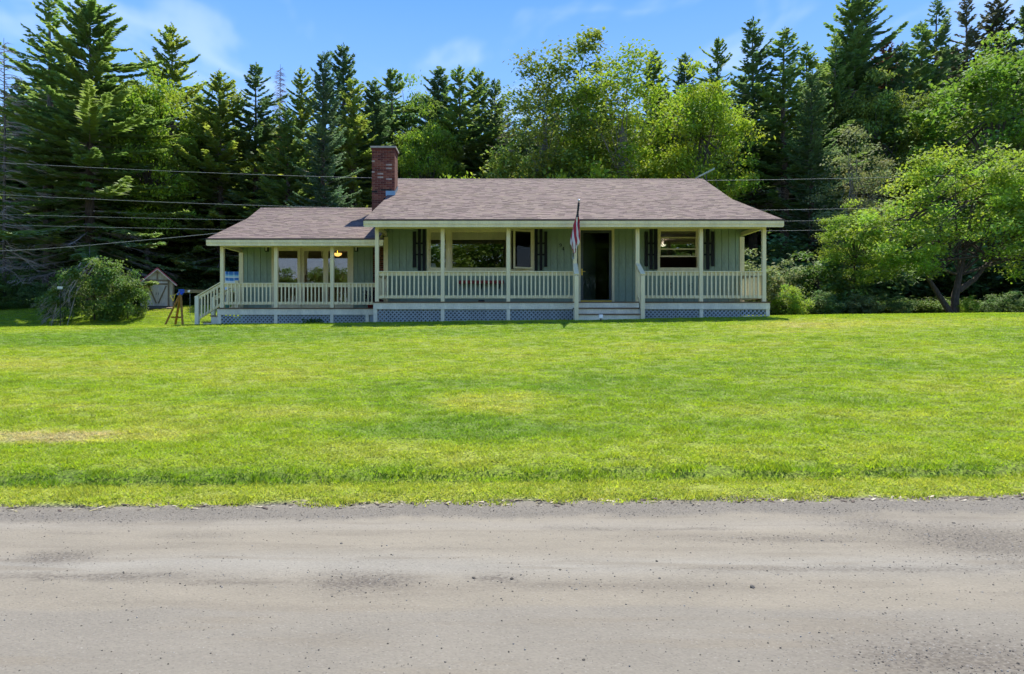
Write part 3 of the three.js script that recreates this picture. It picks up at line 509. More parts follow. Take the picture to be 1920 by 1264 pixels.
// --- windows and doors
const frameAround = (m, [x0, x1, y0, y1], Z, w, d0, d1) => m.zbox(x0, x0 + w, y0, y1, Z + d0, Z + d1).zbox(x1 - w, x1, y0, y1, Z + d0, Z + d1).zbox(x0 + w, x1 - w, y1 - w, y1, Z + d0, Z + d1).zbox(x0 + w, x1 - w, y0, y0 + w, Z + d0, Z + d1);
const grow = ([a, b, c, d], k) => [a - k, b + k, c - k, d + k];
{ // triple window: fixed light between two casements, the one on the right swung open
  const w = part('triple_window', frameAround(new MB(), grow(holeTriple, 0.03), ZW, 0.075, -0.03, -0.001).geo(), M.cream, house);
  part('frame', frameAround(new MB(), holeTriple, ZW, 0.04, 0, 0.10).geo(), M.cream, w);
  const mul = [[xw(838.5), xw(845)], [xw(951.5), xw(958.5)]];
  for (const [a, b] of mul) part('mullion', zbox(a, b, holeTriple[2] + 0.041, holeTriple[3] - 0.041, ZW - 0.02, ZW + 0.10), M.cream, w);
  part('sill', zbox(holeTriple[0] - 0.06, holeTriple[1] + 0.06, holeTriple[2] - 0.075, holeTriple[2] - 0.031, ZW - 0.06, ZW - 0.001), M.cream, w);
  const y0 = holeTriple[2] + 0.042, y1 = holeTriple[3] - 0.042, mid = [mul[0][1] + 0.001, mul[1][0] - 0.001, y0, y1];
  const mf = part('sash', frameAround(new MB(), mid, ZW, 0.05, 0.02, 0.07).geo(), M.cream, w); 
  part('pane', zbox(mid[0] + 0.045, mid[1] - 0.045, y0 + 0.045, y1 - 0.045, ZW + 0.044, ZW + 0.046), M.glass, w);
  const lf = [holeTriple[0] + 0.042, mul[0][0] - 0.001, y0, y1]; part('sash', frameAround(new MB(), lf, ZW, 0.055, 0.02, 0.07).geo(), M.cream, w); part('pane', zbox(lf[0] + 0.05, lf[1] - 0.05, y0 + 0.05, y1 - 0.05, ZW + 0.044, ZW + 0.046), M.glass, w);
  for (const s of [mid, lf]) part('blind', zbox(s[0] + 0.05, s[1] - 0.05, yw(449), y1, ZW + 0.11, ZW + 0.125), M.blind, w);
  const wd = holeTriple[1] - 0.042 - mul[1][1] - 0.004, sg = frameAround(new MB(), [-wd, 0, y0, y1], 0, 0.055, -0.025, 0.025).geo();
  const open = part('sash', sg, M.cream, w, [holeTriple[1] - 0.045, 0, -(ZW - 0.03)]); open.rotation.y = 0.42;
  const pg = part('pane', zbox(-wd + 0.05, -0.05, y0 + 0.05, y1 - 0.05, -0.001, 0.001), M.doorglass, w, [holeTriple[1] - 0.045, 0, -(ZW - 0.03)]); pg.rotation.y = 0.42;
}
{ // double-hung window with its lower sash raised
  const w = part('hung_window', frameAround(new MB(), grow(holeRight, 0.03), ZW, 0.075, -0.03, -0.001).geo(), M.cream, house), h = holeRight;
  part('frame', frameAround(new MB(), h, ZW, 0.045, 0, 0.12).geo(), M.cream, w); part('sill', zbox(h[0] - 0.06, h[1] + 0.06, h[2] - 0.075, h[2] - 0.031, ZW - 0.06, ZW - 0.001), M.cream, w);
  const up = [h[0] + 0.046, h[1] - 0.046, yw(468), h[3] - 0.046], lo = [h[0] + 0.046, h[1] - 0.046, yw(481.5), yw(444)];
  part('sash', frameAround(new MB(), up, ZW, 0.04, 0.02, 0.055).geo(), M.cream, w); part('pane', zbox(up[0] + 0.035, up[1] - 0.035, up[2] + 0.035, up[3] - 0.035, ZW + 0.036, ZW + 0.038), M.glass, w);
  part('sash', frameAround(new MB(), lo, ZW, 0.045, 0.06, 0.095).geo(), M.cream, w); part('pane', zbox(lo[0] + 0.035, lo[1] - 0.035, lo[2] + 0.035, lo[3] - 0.035, ZW + 0.076, ZW + 0.078), M.glass, w);
}
{ // front door: dark storm door before an inner door standing ajar
  const h = holeDoor, d = part('front_door', new MB().zbox(h[0] - 0.03, h[0] + 0.055, h[2], h[3] + 0.03, ZW - 0.03, ZW + 0.1).zbox(h[1] - 0.055, h[1] + 0.03, h[2], h[3] + 0.03, ZW - 0.03, ZW + 0.1).zbox(h[0] + 0.055, h[1] - 0.055, h[3] - 0.05, h[3] + 0.03, ZW - 0.03, ZW + 0.1).geo(), M.cream, house);
  const l = [h[0] + 0.058, h[1] - 0.058, DK + 0.05, h[3] - 0.053];
  const sd = part('storm_door', frameAround(new MB(), l, ZW, 0.085, -0.012, 0.025).geo(), M.storm, d);
  part('pane', zbox(l[0] + 0.08, l[1] - 0.08, l[2] + 0.08, l[3] - 0.08, ZW + 0.006, ZW + 0.008), M.doorglass, d);
  part('kick_plate', zbox(l[0] + 0.0, l[1] - 0.0, DK + 0.005, DK + 0.10, ZW - 0.02, ZW - 0.013), M.brass, d);
  const inner = part('inner_door', new MB().zbox(0, 0.9, DK + 0.03, h[3] - 0.06, -0.02, 0.025).zbox(0.12, 0.4, DK + 0.25, DK + 0.9, -0.032, -0.021).zbox(0.5, 0.78, DK + 0.25, DK + 0.9, -0.032, -0.021).zbox(0.12, 0.78, DK + 1.05, h[3] - 0.25, -0.032, -0.021).geo(), M.innerdoor, d, [l[0] + 0.02, 0, -(ZW + 0.11)]); inner.rotation.y = 0.85;
  part('handle', new MB().zbox(l[0] + 0.02, l[0] + 0.065, DK + 0.95, DK + 1.17, ZW - 0.022, ZW - 0.013).bar([l[0] + 0.04, DK + 1.08, -(ZW - 0.055)], [l[0] + 0.15, DK + 1.075, -(ZW - 0.055)], 0.018, 0.02).bar([l[0] + 0.043, DK + 1.08, -(ZW - 0.015)], [l[0] + 0.043, DK + 1.08, -(ZW - 0.06)], 0.018, 0.02).geo(), M.brass, d);
}
{ // three-panel patio door of the wing
  const h = holeSlide, d = part('patio_door', frameAround(new MB(), grow(h, 0.03), WW, 0.10, -0.03, -0.001).geo(), M.cream, house);
  part('frame', frameAround(new MB(), h, WW, 0.05, 0, 0.12).geo(), M.cream, d);
  for (const [a, b, z] of [[515, 563, 0.02], [563.3, 611, 0.07], [609, 657, 0.02]]) {
    const l = [xg(a), xg(b), h[2] + 0.052, h[3] - 0.052]; part('door_panel', frameAround(new MB(), l, WW, 0.11, z, z + 0.04).geo(), M.cream, d); part('pane', zbox(l[0] + 0.10, l[1] - 0.10, l[2] + 0.10, l[3] - 0.10, WW + z + 0.019, WW + z + 0.021), M.glass, d);
  }
  for (const [a, b] of [[568, 577], [599, 607]]) { const m = new MB(), n = 8; for (let i = 0; i < n; i++) { const u = lerp(xg(a), xg(b), i / n), v = lerp(xg(a), xg(b), (i + 1) / n), s = a < 590 ? -1 : 1, z = 0.16 + 0.02 * (i % 2), z2 = 0.16 + 0.02 * ((i + 1) % 2), dx = s * 0.12; m.quad([u + dx, WD + 1.2, -(WW + z)], [v + dx, WD + 1.2, -(WW + z2)], [v, h[3] - 0.1, -(WW + z2)], [u, h[3] - 0.1, -(WW + z)]); } part('curtain', m.geo(), M.blind, d); }
}
{ // board shutters: two long boards next to the window, a shorter one outside, two small cleats
  const set = [[[774, 780.5, 434.5, 501.5], [783.7, 789.2, 430, 508], [792.5, 798.3, 430, 508]], [[1002.5, 1008, 429.5, 507.5], [1011.3, 1016.8, 429.5, 507.5], [1020.2, 1026, 434.5, 500.5]],
    [[1208.2, 1214.4, 434.5, 499.5], [1217.5, 1223.2, 428.5, 505.5], [1225.7, 1231.8, 428.5, 505.5]], [[1313.5, 1319.5, 428.5, 505.5], [1323.3, 1329.6, 428.5, 505.5], [1332.5, 1338.8, 434.5, 499.5]]];
  for (const s of set) {
    const sh = part('shutter', new MB().zbox(xw(s[0][0]) + 0.02, xw(s[2][1]) - 0.02, yw(479), yw(476), ZW - 0.03, ZW - 0.001).zbox(xw(s[0][0]) + 0.02, xw(s[2][1]) - 0.02, yw(458), yw(455), ZW - 0.03, ZW - 0.001).geo(), M.black, house);
    for (const [a, b, t, u] of s) part('shutter_board', new RoundedBoxGeometry(xw(b) - xw(a), yw(t) - yw(u), 0.022, 1, 0.003), M.black, sh, [(xw(a) + xw(b)) / 2, (yw(t) + yw(u)) / 2, -(ZW - 0.042)]);
  }
}
// ------------------------------------------------------------------ things on and about the house
const font = await new FontLoader().loadAsync('fonts/droid/droid_serif_bold.typeface.json');
const glow = (hex, k) => new THREE.MeshStandardMaterial({ color: S('#fff4dc'), emissive: S(hex), emissiveIntensity: k, roughness: 0.4 });
for (const [ch, px, py] of [['9', 1048.6, 463], ['4', 1053.4, 469.5]]) { const g = new TextGeometry(ch, { font, size: 0.115, depth: 0.012, curveSegments: 4 }); g.translate(xw(px), yw(py), -(ZW - 0.0005)); single('house_number', g, M.black, ch === '9' ? 'black numeral 9 screwed to the siding' : 'black numeral 4 below and beside the 9', 'numeral', 'house numerals'); }

{ // flag on a pole from the porch post
  const B = [2.716, E + 2.06, -(ZP - 0.075)], T = [X(1085.5, 20.22), Y(377, 20.22), -20.22], L = (t) => [0, 1, 2].map((k) => lerp(B[k], T[k], t));
  const f = thing('flag', 'small red white and blue flag hanging limp from a slanted pole', 'flag', B);
  part('bracket', new MB().zbox(B[0] - 0.03, B[0] + 0.03, B[1] - 0.08, B[1] + 0.06, ZP - 0.075, ZP - 0.06).tube([L(-0.015), L(0.06)], [0.024, 0.022], 8).geo(), M.metal, f);
  part('pole', new MB().tube([L(0), L(1)], [0.0125, 0.0125], 8).geo(), M.black, f);
  const fin = new THREE.SphereGeometry(0.033, 14, 10); fin.translate(...L(1.015)); part('finial', fin, new THREE.MeshStandardMaterial({ color: S('#dfe3e6'), metalness: 0.6, roughness: 0.25 }), f);
  const cv = document.createElement('canvas'); cv.width = 256; cv.height = 512; const c = cv.getContext('2d');
  c.fillStyle = '#e9e2dc'; c.fillRect(0, 0, 256, 512);
  c.fillStyle = '#a8182f'; for (let i = -6; i < 14; i++) { c.beginPath(); const x = i * 64; c.moveTo(x, 0); c.lineTo(x + 35, 0); c.lineTo(x - 120 + 35, 512); c.lineTo(x - 120, 512); c.fill(); }
  c.fillStyle = '#141b38'; c.fillRect(0, 0, 256, 165); c.beginPath(); c.moveTo(110, 160); c.lineTo(256, 160); c.lineTo(256, 300); c.lineTo(190, 260); c.fill();
  c.fillStyle = '#e9e7ea'; for (let j = 0; j < 7; j++) for (let i = 0; i < 6; i++) { const x = 22 + i * 42 + (j % 2) * 21, y = 14 + j * 22; c.beginPath(); for (let k = 0; k < 10; k++) { const a = k * Math.PI / 5 - Math.PI / 2, r = k % 2 ? 2.6 : 6.5; c.lineTo(x + Math.cos(a) * r, y + Math.sin(a) * r); } c.fill(); }
  const t = new THREE.CanvasTexture(cv); t.colorSpace = THREE.SRGBColorSpace; t.flipY = true;
  // cloth: wound on the pole above, then gathered folds that hang away from it
  const rows = 44, cols = 40, p = [], uv = [], ix = [];
  for (let i = 0; i <= rows; i++) {
    const s = i / rows, on = L(lerp(0.965, 0.62, Math.min(1, s / 0.45))), off = sstep(0.36, 0.6, s), hang = Math.max(0, s - 0.40);
    const cx = lerp(on[0], on[0] - 0.02 - 0.10 * hang, off), cy = lerp(on[1], L(0.655)[1] - hang * 1.52, off), cz = lerp(on[2], L(0.62)[2] + 0.02, off);
    const rad = 0.028 + 0.062 * sstep(0.22, 0.5, s) + 0.025 * sstep(0.5, 0.75, s) - 0.06 * sstep(0.82, 1.0, s);
    for (let j = 0; j <= cols; j++) {
      const a = j / cols * 6.2832, fold = 1 + 0.30 * Math.sin(3 * a + 2.2 * s + 0.5) * sstep(0.2, 0.45, s) + 0.14 * Math.sin(7 * a - 5 * s) , rr = rad * fold;
      p.push(cx + Math.cos(a) * rr, cy + 0.05 * off * Math.sin(a * 2 + 1) * (s > 0.9 ? 1.4 : 0.4), cz + Math.sin(a) * rr * 0.9); uv.push(j / cols, 1 - s);
    }
  }
  for (let i = 0; i < rows; i++) for (let j = 0; j < cols; j++) { const a = i * (cols + 1) + j, b = a + cols + 1; ix.push(a, b, a + 1, a + 1, b, b + 1); }
  const g = new THREE.BufferGeometry(); g.setAttribute('position', new THREE.Float32BufferAttribute(p, 3)); g.setAttribute('uv', new THREE.Float32BufferAttribute(uv, 2)); g.setIndex(ix); g.computeVertexNormals();
  part('cloth', g, new THREE.MeshPhysicalMaterial({ map: t, roughness: 0.85, side: THREE.DoubleSide, transmission: 0.25, thickness: 0 }), f);
}
{ // wall lanterns on the wing
  const mk = (px, label) => {
    const x = xg(px), y = yg(466.5), o = thing('wall_lantern', label, 'lantern', [x, y, -WW], 'wall lanterns of the wing');
    part('back_plate', zbox(x - 0.05, x + 0.05, y - 0.09, y + 0.09, WW - 0.015, WW - 0.0005), M.black, o);
    part('lantern_frame', new MB().zbox(x - 0.062, x + 0.062, y + 0.075, y + 0.10, WW - 0.16, WW - 0.016).zbox(x - 0.05, x + 0.05, y - 0.105, y - 0.085, WW - 0.15, WW - 0.016).bar([x - 0.048, y - 0.09, -(WW - 0.145)], [x - 0.055, y + 0.08, -(WW - 0.15)], 0.012, 0.012).bar([x + 0.048, y - 0.09, -(WW - 0.145)], [x + 0.055, y + 0.08, -(WW - 0.15)], 0.012, 0.012).geo(), M.black, o);
    part('glass', new THREE.CylinderGeometry(0.038, 0.034, 0.155, 12), M.white, o, [x, y - 0.005, -(WW - 0.09)]);
  };
  mk(501, 'black wall lantern on green boards beside the patio door, nearer the stairs'); mk(668.5, 'black wall lantern between the patio door and the brick chimney base');
}
{ // lit lamps seen through the glass
  const x = X(633, 25.6), y = Y(475, 25.6), o = thing('pendant_lamp', 'warm glowing glass bowl lamp hanging inside the patio door', 'lamp', [x, y, -25.6]);
  const bowl = new THREE.SphereGeometry(0.155, 20, 10, 0, 6.2832, Math.PI / 2, Math.PI / 2); bowl.scale(1, 0.75, 1); part('lamp_shade', bowl, new THREE.MeshStandardMaterial({ color: S('#f2d9a0'), emissive: S('#ffc868'), emissiveIntensity: 0.42, side: THREE.DoubleSide }), o, [x, y, -25.6]);
  part('stem', new MB().tube([[x, y - 0.01, -25.6], [x, E + 2.749, -25.6]], [0.012, 0.012], 6).geo(), M.brass, o);
  const l = new THREE.PointLight(new THREE.Color(1, 0.78, 0.45), 0.35); l.position.set(0, -0.03, 0); l.castShadow = true; l.shadow.radius = 3; o.add(l);
  const x2 = X(1243, 25), y2 = Y(459, 25), q = thing('ceiling_lamp', 'white oval ceiling lamp seen through the raised-sash window', 'lamp', [x2, y2, -25]);
  const d = new THREE.SphereGeometry(0.11, 18, 9, 0, 6.2832, Math.PI / 2, Math.PI / 2); d.scale(1, 0.6, 1); part('lamp_shade', d, new THREE.MeshStandardMaterial({ color: S('#f4f1ea'), emissive: S('#fff3dd'), emissiveIntensity: 0.22, side: THREE.DoubleSide }), q, [x2, y2, -25]);
  part('stem', new MB().tube([[x2, y2 - 0.01, -25], [x2, E + 3.049, -25]], [0.03, 0.05], 8).geo(), M.white, q);
  const l2 = new THREE.PointLight(new THREE.Color(1, 0.93, 0.82), 0.06); l2.position.set(0, -0.02, 0); l2.castShadow = true; l2.shadow.radius = 3; q.add(l2);
  const x3 = X(811, 23.9), t = thing('table_lamp', 'white lamp shade standing inside the casement window', 'lamp', [x3, DK + 0.02, -23.9]);
  part('lamp_shade', new THREE.CylinderGeometry(0.10, 0.16, 0.22, 18, 1, true), new THREE.MeshStandardMaterial({ color: S('#e9eef2'), roughness: 0.8, side: THREE.DoubleSide }), t, [x3, Y(500, 23.9), -23.9]);
  part('base', new MB().tube([[x3, DK + 0.021, -23.9], [x3, DK + 0.04, -23.9], [x3, Y(500, 23.9), -23.9]], [0.12, 0.02, 0.015], 10).geo(), M.steel, t);
}
{ // red shelf board with brackets under the triple window
  const x0 = X(859.5, 22.95), x1 = X(944.5, 22.95), y = Y(530, 22.95), o = thing('wall_shelf', 'long narrow red wooden shelf under the triple window', 'shelf', [(x0 + x1) / 2, y, -ZW]);
  part('shelf_board', zbox(x0, x1, y - 0.03, y + 0.035, ZW - 0.24, ZW - 0.001), M.red, o); part('front_lip', zbox(x0, x1, y + 0.0355, y + 0.07, ZW - 0.24, ZW - 0.215), M.red, o);
  for (const x of [x0 + 0.15, (x0 + x1) / 2, x1 - 0.15]) part('bracket', new MB().zbox(x - 0.015, x + 0.015, y - 0.2, y - 0.031, ZW - 0.02, ZW - 0.001).bar([x, y - 0.19, -(ZW - 0.012)], [x, y - 0.035, -(ZW - 0.17)], 0.02, 0.02).geo(), M.black, o);
}
const lathe = (pts, seg = 18) => new THREE.LatheGeometry(pts.map(([a, b]) => new THREE.Vector2(a, b)), seg);
{
  const x = X(903, 22.2); const b = single('pet_bowl', lathe([[0.001, 0.004], [0.10, 0.002], [0.115, 0.01], [0.10, 0.065], [0.085, 0.068], [0.075, 0.02], [0.001, 0.015]]).translate(x, DK, -21.75), new THREE.MeshStandardMaterial({ color: S('#15171a'), roughness: 0.35, side: THREE.DoubleSide }), 'small black bowl on the porch deck below the window', 'bowl');
  for (const [px, l] of [[1255.8, 'dark metal ornament on siding under the raised-sash window, nearer the steps'], [1294.9, 'dark metal ornament on siding under the raised-sash window, nearer the corner']]) {
    const X0 = xw(px), y = yw(536), o = thing('wall_ornament', l, 'ornament', [X0, y, -ZW], 'ornaments under the hung window'), m = new MB();
    m.tube([[X0, y + 0.12, -(ZW - 0.02)], [X0 + 0.035, y + 0.07, -(ZW - 0.03)], [X0 - 0.035, y + 0.01, -(ZW - 0.03)], [X0 + 0.035, y - 0.05, -(ZW - 0.03)], [X0, y - 0.1, -(ZW - 0.02)]], [0.012, 0.02, 0.024, 0.02, 0.012], 7);
    part('scroll', m.geo(), M.black, o); part('back_plate', zbox(X0 - 0.022, X0 + 0.022, y - 0.13, y + 0.14, ZW - 0.012, ZW - 0.0005), M.black, o);
  }
  const mx = xw(1079.7), my = yw(491.5), mb = thing('mailbox', 'small black wall mailbox beside the front door', 'mailbox', [mx, my, -ZW]);
  part('box', zbox(mx - 0.045, mx + 0.045, my - 0.10, my + 0.08, ZW - 0.09, ZW - 0.0005), M.black, mb); part('lid', new MB().hexa([[mx - 0.05, my + 0.081, -(ZW - 0.1)], [mx + 0.05, my + 0.081, -(ZW - 0.1)], [mx + 0.05, my + 0.081, -(ZW - 0.001)], [mx - 0.05, my + 0.081, -(ZW - 0.001)], [mx - 0.05, my + 0.09, -(ZW - 0.1)], [mx + 0.05, my + 0.09, -(ZW - 0.1)], [mx + 0.05, my + 0.12, -(ZW - 0.001)], [mx - 0.05, my + 0.12, -(ZW - 0.001)]]).geo(), M.black, mb);
}
function potPlant(x, y, Z, r0, h, potMat, leaf, label, seed, n = 160) {
  const o = thing('potted_plant', label, 'plant', [x, y, -Z]), r = mulberry(seed), m = new MB();
  part('pot', lathe([[0.001, 0.002], [r0 * 0.75, 0.002], [r0, h * 0.9], [r0 * 1.1, h * 0.9], [r0 * 1.1, h], [r0 * 0.9, h], [r0 * 0.85, h * 0.85], [0.001, h * 0.85]]), potMat, o, [x, y, -Z]);
  for (let i = 0; i < n; i++) { const a = r() * 6.28, d = r0 * 1.6 * Math.sqrt(r()), yy = h + r() * r0 * 3, s = 0.05 + 0.04 * r(), v = 0.7 + 0.6 * r(), b = [x + Math.cos(a) * d, y + yy, -Z + Math.sin(a) * d]; m.tri(b, [b[0] + s * Math.cos(a + 0.5), b[1] + s * 0.5, b[2] + s * Math.sin(a + 0.5)], [b[0] + s * Math.cos(a - 0.6), b[1] - s * 0.2, b[2] + s * Math.sin(a - 0.6)], [v, v, v]); }
  part('foliage', m.geo(), leaf, o); return o;
}
potPlant(-3.95, WD, 23.45, 0.13, 0.22, M.red, leafMat([0.09, 0.03, 0.03]), 'dark red leafy plant in a red pot by the chimney base', 41);
{ // folding chair with a striped sling at the stair end of the wing deck, and two pails by the post
  const o = thing('deck_chair', 'folding deck chair with blue and white striped sling behind the stair rail', 'chair', [-8.55, WD, -25.0]);
  const bands = ['#2f74c8', '#2f74c8', '#8fd0ee', '#e9f2f8', '#2f74c8', '#3f8fd8', '#e9f2f8', '#f2f5f7'], cv = document.createElement('canvas'); cv.width = 128; cv.height = 256; const c = cv.getContext('2d');
  bands.forEach((h, i) => { c.fillStyle = h; c.fillRect(0, i * 32, 128, 32); }); c.globalAlpha = 0.55; c.fillStyle = '#f4f8fb'; for (const x of [0, 4, 28, 60, 66, 96, 122]) c.fillRect(x, 0, 5, 256);
  const t = new THREE.CanvasTexture(cv); t.colorSpace = THREE.SRGBColorSpace;
  const Z = 24.6, x0 = X(420, Z), x1 = X(455, Z), yt = Y(509, Z), yb = Y(531.5, Z), p = [], uv = [], ix = [];
  o.position.set((x0 + x1) / 2, WD, -Z); origins.set(o, o.position.clone());
  const line = [[0, yt], [0.03, lerp(yt, yb, 0.5)], [0.10, yb], [0.0, yb - 0.12], [-0.25, yb - 0.30], [-0.5, yb - 0.25]];
  line.forEach(([dz, y], i) => { for (let k = 0; k <= 6; k++) { const s = k / 6; p.push(lerp(x0, x1, s), y - 0.02 * Math.sin(s * Math.PI) * (i ? 1 : 0.5), -Z - dz); uv.push(s, 1 - Math.min(1, i / 2)); } });
  for (let i = 0; i + 1 < line.length; i++) for (let k = 0; k < 6; k++) { const a = i * 7 + k, b = a + 7; ix.push(a, b, a + 1, a + 1, b, b + 1); }
  const g = new THREE.BufferGeometry(); g.setAttribute('position', new THREE.Float32BufferAttribute(p, 3)); g.setAttribute('uv', new THREE.Float32BufferAttribute(uv, 2)); g.setIndex(ix); g.computeVertexNormals();
  part('sling', g, new THREE.MeshPhysicalMaterial({ map: t, roughness: 0.7, side: THREE.DoubleSide, transmission: 0.3, thickness: 0 }), o);
  for (const x of [x0 - 0.015, x1 + 0.015]) part('frame', new MB().tube([[x, yt + 0.01, -Z + 0.0], [x, yb - 0.3, -Z - 0.22], [x, ground(x, Z) - 0.02, -Z - 0.5]], [0.014, 0.014, 0.014], 6).tube([[x, yb - 0.24, -Z - 0.5], [x, yb - 0.45, -Z - 0.22], [x, ground(x, Z) - 0.02, -Z + 0.25]], [0.014, 0.014, 0.014], 6).geo(), M.metal, o);
  for (const [px, hex, l, nm] of [[411.5, '#2c4f86', 'small dark blue pail beside the corner post of the wing', 0], [426, '#6fb7b8', 'small teal pail just inside the wing railing', 1]]) {
    const x = X(px, 22.6); if (nm === 0) continue; const b = thing('pail', l, 'pail', [x, WD, -22.6]); part('bucket', lathe([[0.001, 0.003], [0.055, 0.003], [0.07, 0.12], [0.074, 0.122], [0.066, 0.118], [0.05, 0.015], [0.001, 0.012]]), new THREE.MeshStandardMaterial({ color: S(hex), roughness: 0.45, side: THREE.DoubleSide }), b, [x, WD, -22.6]);
    part('handle', new THREE.TorusGeometry(0.068, 0.004, 6, 18, Math.PI), M.metal, b, [x, WD + 0.115, -22.6]);
  }
}
{ // small path light stuck in the lawn
  const Z = 19.6, x = X(1126.5, Z), g = ground(x, Z), o = thing('path_light', 'small white square garden light on a black stake in front of the steps', 'garden light', [x, g, -Z]);
  part('stake', new MB().tube([[x, g - 0.06, -Z], [x, g + 0.075, -Z]], [0.006, 0.017], 6).zbox(x - 0.03, x + 0.03, g + 0.07, g + 0.082, Z - 0.03, Z + 0.03).geo(), M.black, o);
  part('lamp_body', new RoundedBoxGeometry(0.122, 0.12, 0.10, 2, 0.015), M.white, o, [x, g + 0.143, -Z]); part('lens', zbox(x - 0.045, x + 0.045, g + 0.10, g + 0.185, Z - 0.056, Z - 0.0505), new THREE.MeshStandardMaterial({ color: S('#f7f7f4'), roughness: 0.25 }), o);
}
{ // rooftop panel beyond the ridge
  const Z = 29.6, a = [X(1307, Z), Y(333, Z), -Z], b = [X(1336, Z), Y(318.5, Z), -Z], o = thing('roof_vent_panel', 'tilted pale grey metal panel sticking up behind the roof ridge', 'panel', [a[0], a[1], -Z]), d = 0.28;
  part('panel', new MB().hexa([[a[0], a[1] - 0.035, -Z + d], [b[0], b[1] - 0.035, -Z + d], [b[0], b[1] - 0.035, -Z - d], [a[0], a[1] - 0.035, -Z - d], [a[0], a[1] + 0.035, -Z + d], [b[0], b[1] + 0.035, -Z + d], [b[0], b[1] + 0.035, -Z - d], [a[0], a[1] + 0.035, -Z - d]]).geo(), new THREE.MeshStandardMaterial({ color: S('#a9b3a2'), map: paintTex, roughness: 0.6 }), o);
  for (const [t, s] of [[0.06, 0.2], [0.06, -0.2], [0.5, 0.2], [0.5, -0.2]]) { const x = lerp(a[0], b[0], t), y = lerp(a[1], b[1], t); part('leg', new MB().tube([[x, along(mainTop, Z) - 0.02, -Z + s], [x, y - 0.03, -Z + s]], [0.02, 0.02], 6).geo(), M.steel, o); }
}
{ // swing set
  const Z = 30.2, x = X(339.5, Z), yb = Y(546, Z), o = thing('swing_set', 'wooden swing set with blue corner bracket on the side lawn', 'swing set', [x, ground(x, Z), -Z]), wood = new THREE.MeshStandardMaterial({ color: S('#b98436'), map: woodTex, roughness: 0.8 }), beamMat = new THREE.MeshStandardMaterial({ color: S('#a08a68'), map: woodTex, roughness: 0.85 });
  const dir = [0.93, 0.37], at = (s, y, t = 0) => [x + dir[0] * s - dir[1] * t, y, -(Z + dir[1] * s + dir[0] * t)];
  const foot = (s, t) => { const p = at(s, 0, t); p[1] = ground(p[0], -p[2]) - 0.03; return p; };
  const beam = part('beam', new MB().bar(at(-0.05, yb), at(3.1, yb), 0.09, 0.14).geo(), beamMat, o);
  part('emblem', (() => { const g = new THREE.CylinderGeometry(0.055, 0.055, 0.012, 20); g.rotateX(Math.PI / 2); return g; })(), M.white, o, [at(0.33, yb)[0] + 0.01, yb, at(0.33, yb)[2] + 0.065]);
  for (const [s, t] of [[-0.72, -0.15], [0.1, -0.75], [-0.3, 0.8]]) part('leg', new MB().bar(at(-0.02, yb - 0.07, t * 0.05), foot(s, t), 0.085, 0.07).geo(), wood, o);
  for (const t of [-0.75, 0.75]) part('leg', new MB().bar(at(3.05, yb - 0.07, t * 0.05), foot(3.15, t), 0.085, 0.07).geo(), wood, o);
  part('cross_brace', new MB().bar(at(-0.42, ground(x, Z) + 0.5, 0.25), at(0.02, ground(x, Z) + 0.5, 0.45), 0.05, 0.07).geo(), wood, o);
  part('corner_bracket', new MB().bar(at(-0.11, yb), at(0.13, yb), 0.13, 0.17).bar(at(-0.06, yb - 0.04), at(-0.13, yb - 0.18, -0.04), 0.095, 0.085).bar(at(0, yb - 0.04), at(0.02, yb - 0.18, -0.12), 0.095, 0.085).geo(), paint('#1f55c4', { roughness: 0.4 }), o);
  const chain = (s, y1) => part('chain', new MB().tube([at(s, yb - 0.07), at(s, (yb + y1) / 2), at(s, y1)], [0.009, 0.009, 0.009], 5).geo(), M.metal, o), ys = Y(596, Z);
  chain(0.36, ys); chain(0.80, ys); chain(1.3, ys + 0.2); chain(1.75, ys + 0.2);
  const seat = new MB(); for (let i = 0; i < 8; i++) { const f = (k) => [0.36 + 0.44 * k / 8, ys - 0.22 * (1 - (k / 4 - 1) ** 2)], a = f(i), b = f(i + 1); seat.bar(at(a[0], a[1]), at(b[0], b[1]), 0.13, 0.014); } part('belt_seat', seat.geo(), paint('#2f6b52', { roughness: 0.5 }), o);
  const s2 = new MB(); for (let i = 0; i < 8; i++) { const f = (k) => [1.3 + 0.45 * k / 8, ys + 0.2 - 0.2 * (1 - (k / 4 - 1) ** 2)], a = f(i), b = f(i + 1); s2.bar(at(a[0], a[1]), at(b[0], b[1]), 0.13, 0.014); } part('belt_seat', s2.geo(), paint('#2f6b52', { roughness: 0.5 }), o);
  const cx = X(323, 30.0), cy = Y(559, 30.0), tz = -30.0, tr = new MB(); const T3 = [[cx - 0.11, cy + 0.12, tz], [cx + 0.11, cy + 0.13, tz], [cx + 0.04, cy - 0.14, tz]]; for (let i = 0; i < 3; i++) tr.tube([T3[i], T3[(i + 1) % 3]], [0.013, 0.013], 6); tr.tube([T3[1], [cx + 0.28, yb - 0.02, -30.12], at(-0.05, yb - 0.06)], [0.008, 0.008, 0.008], 5); part('trapeze_ring', tr.geo(), paint('#d8c63a', { roughness: 0.4 }), o);
}
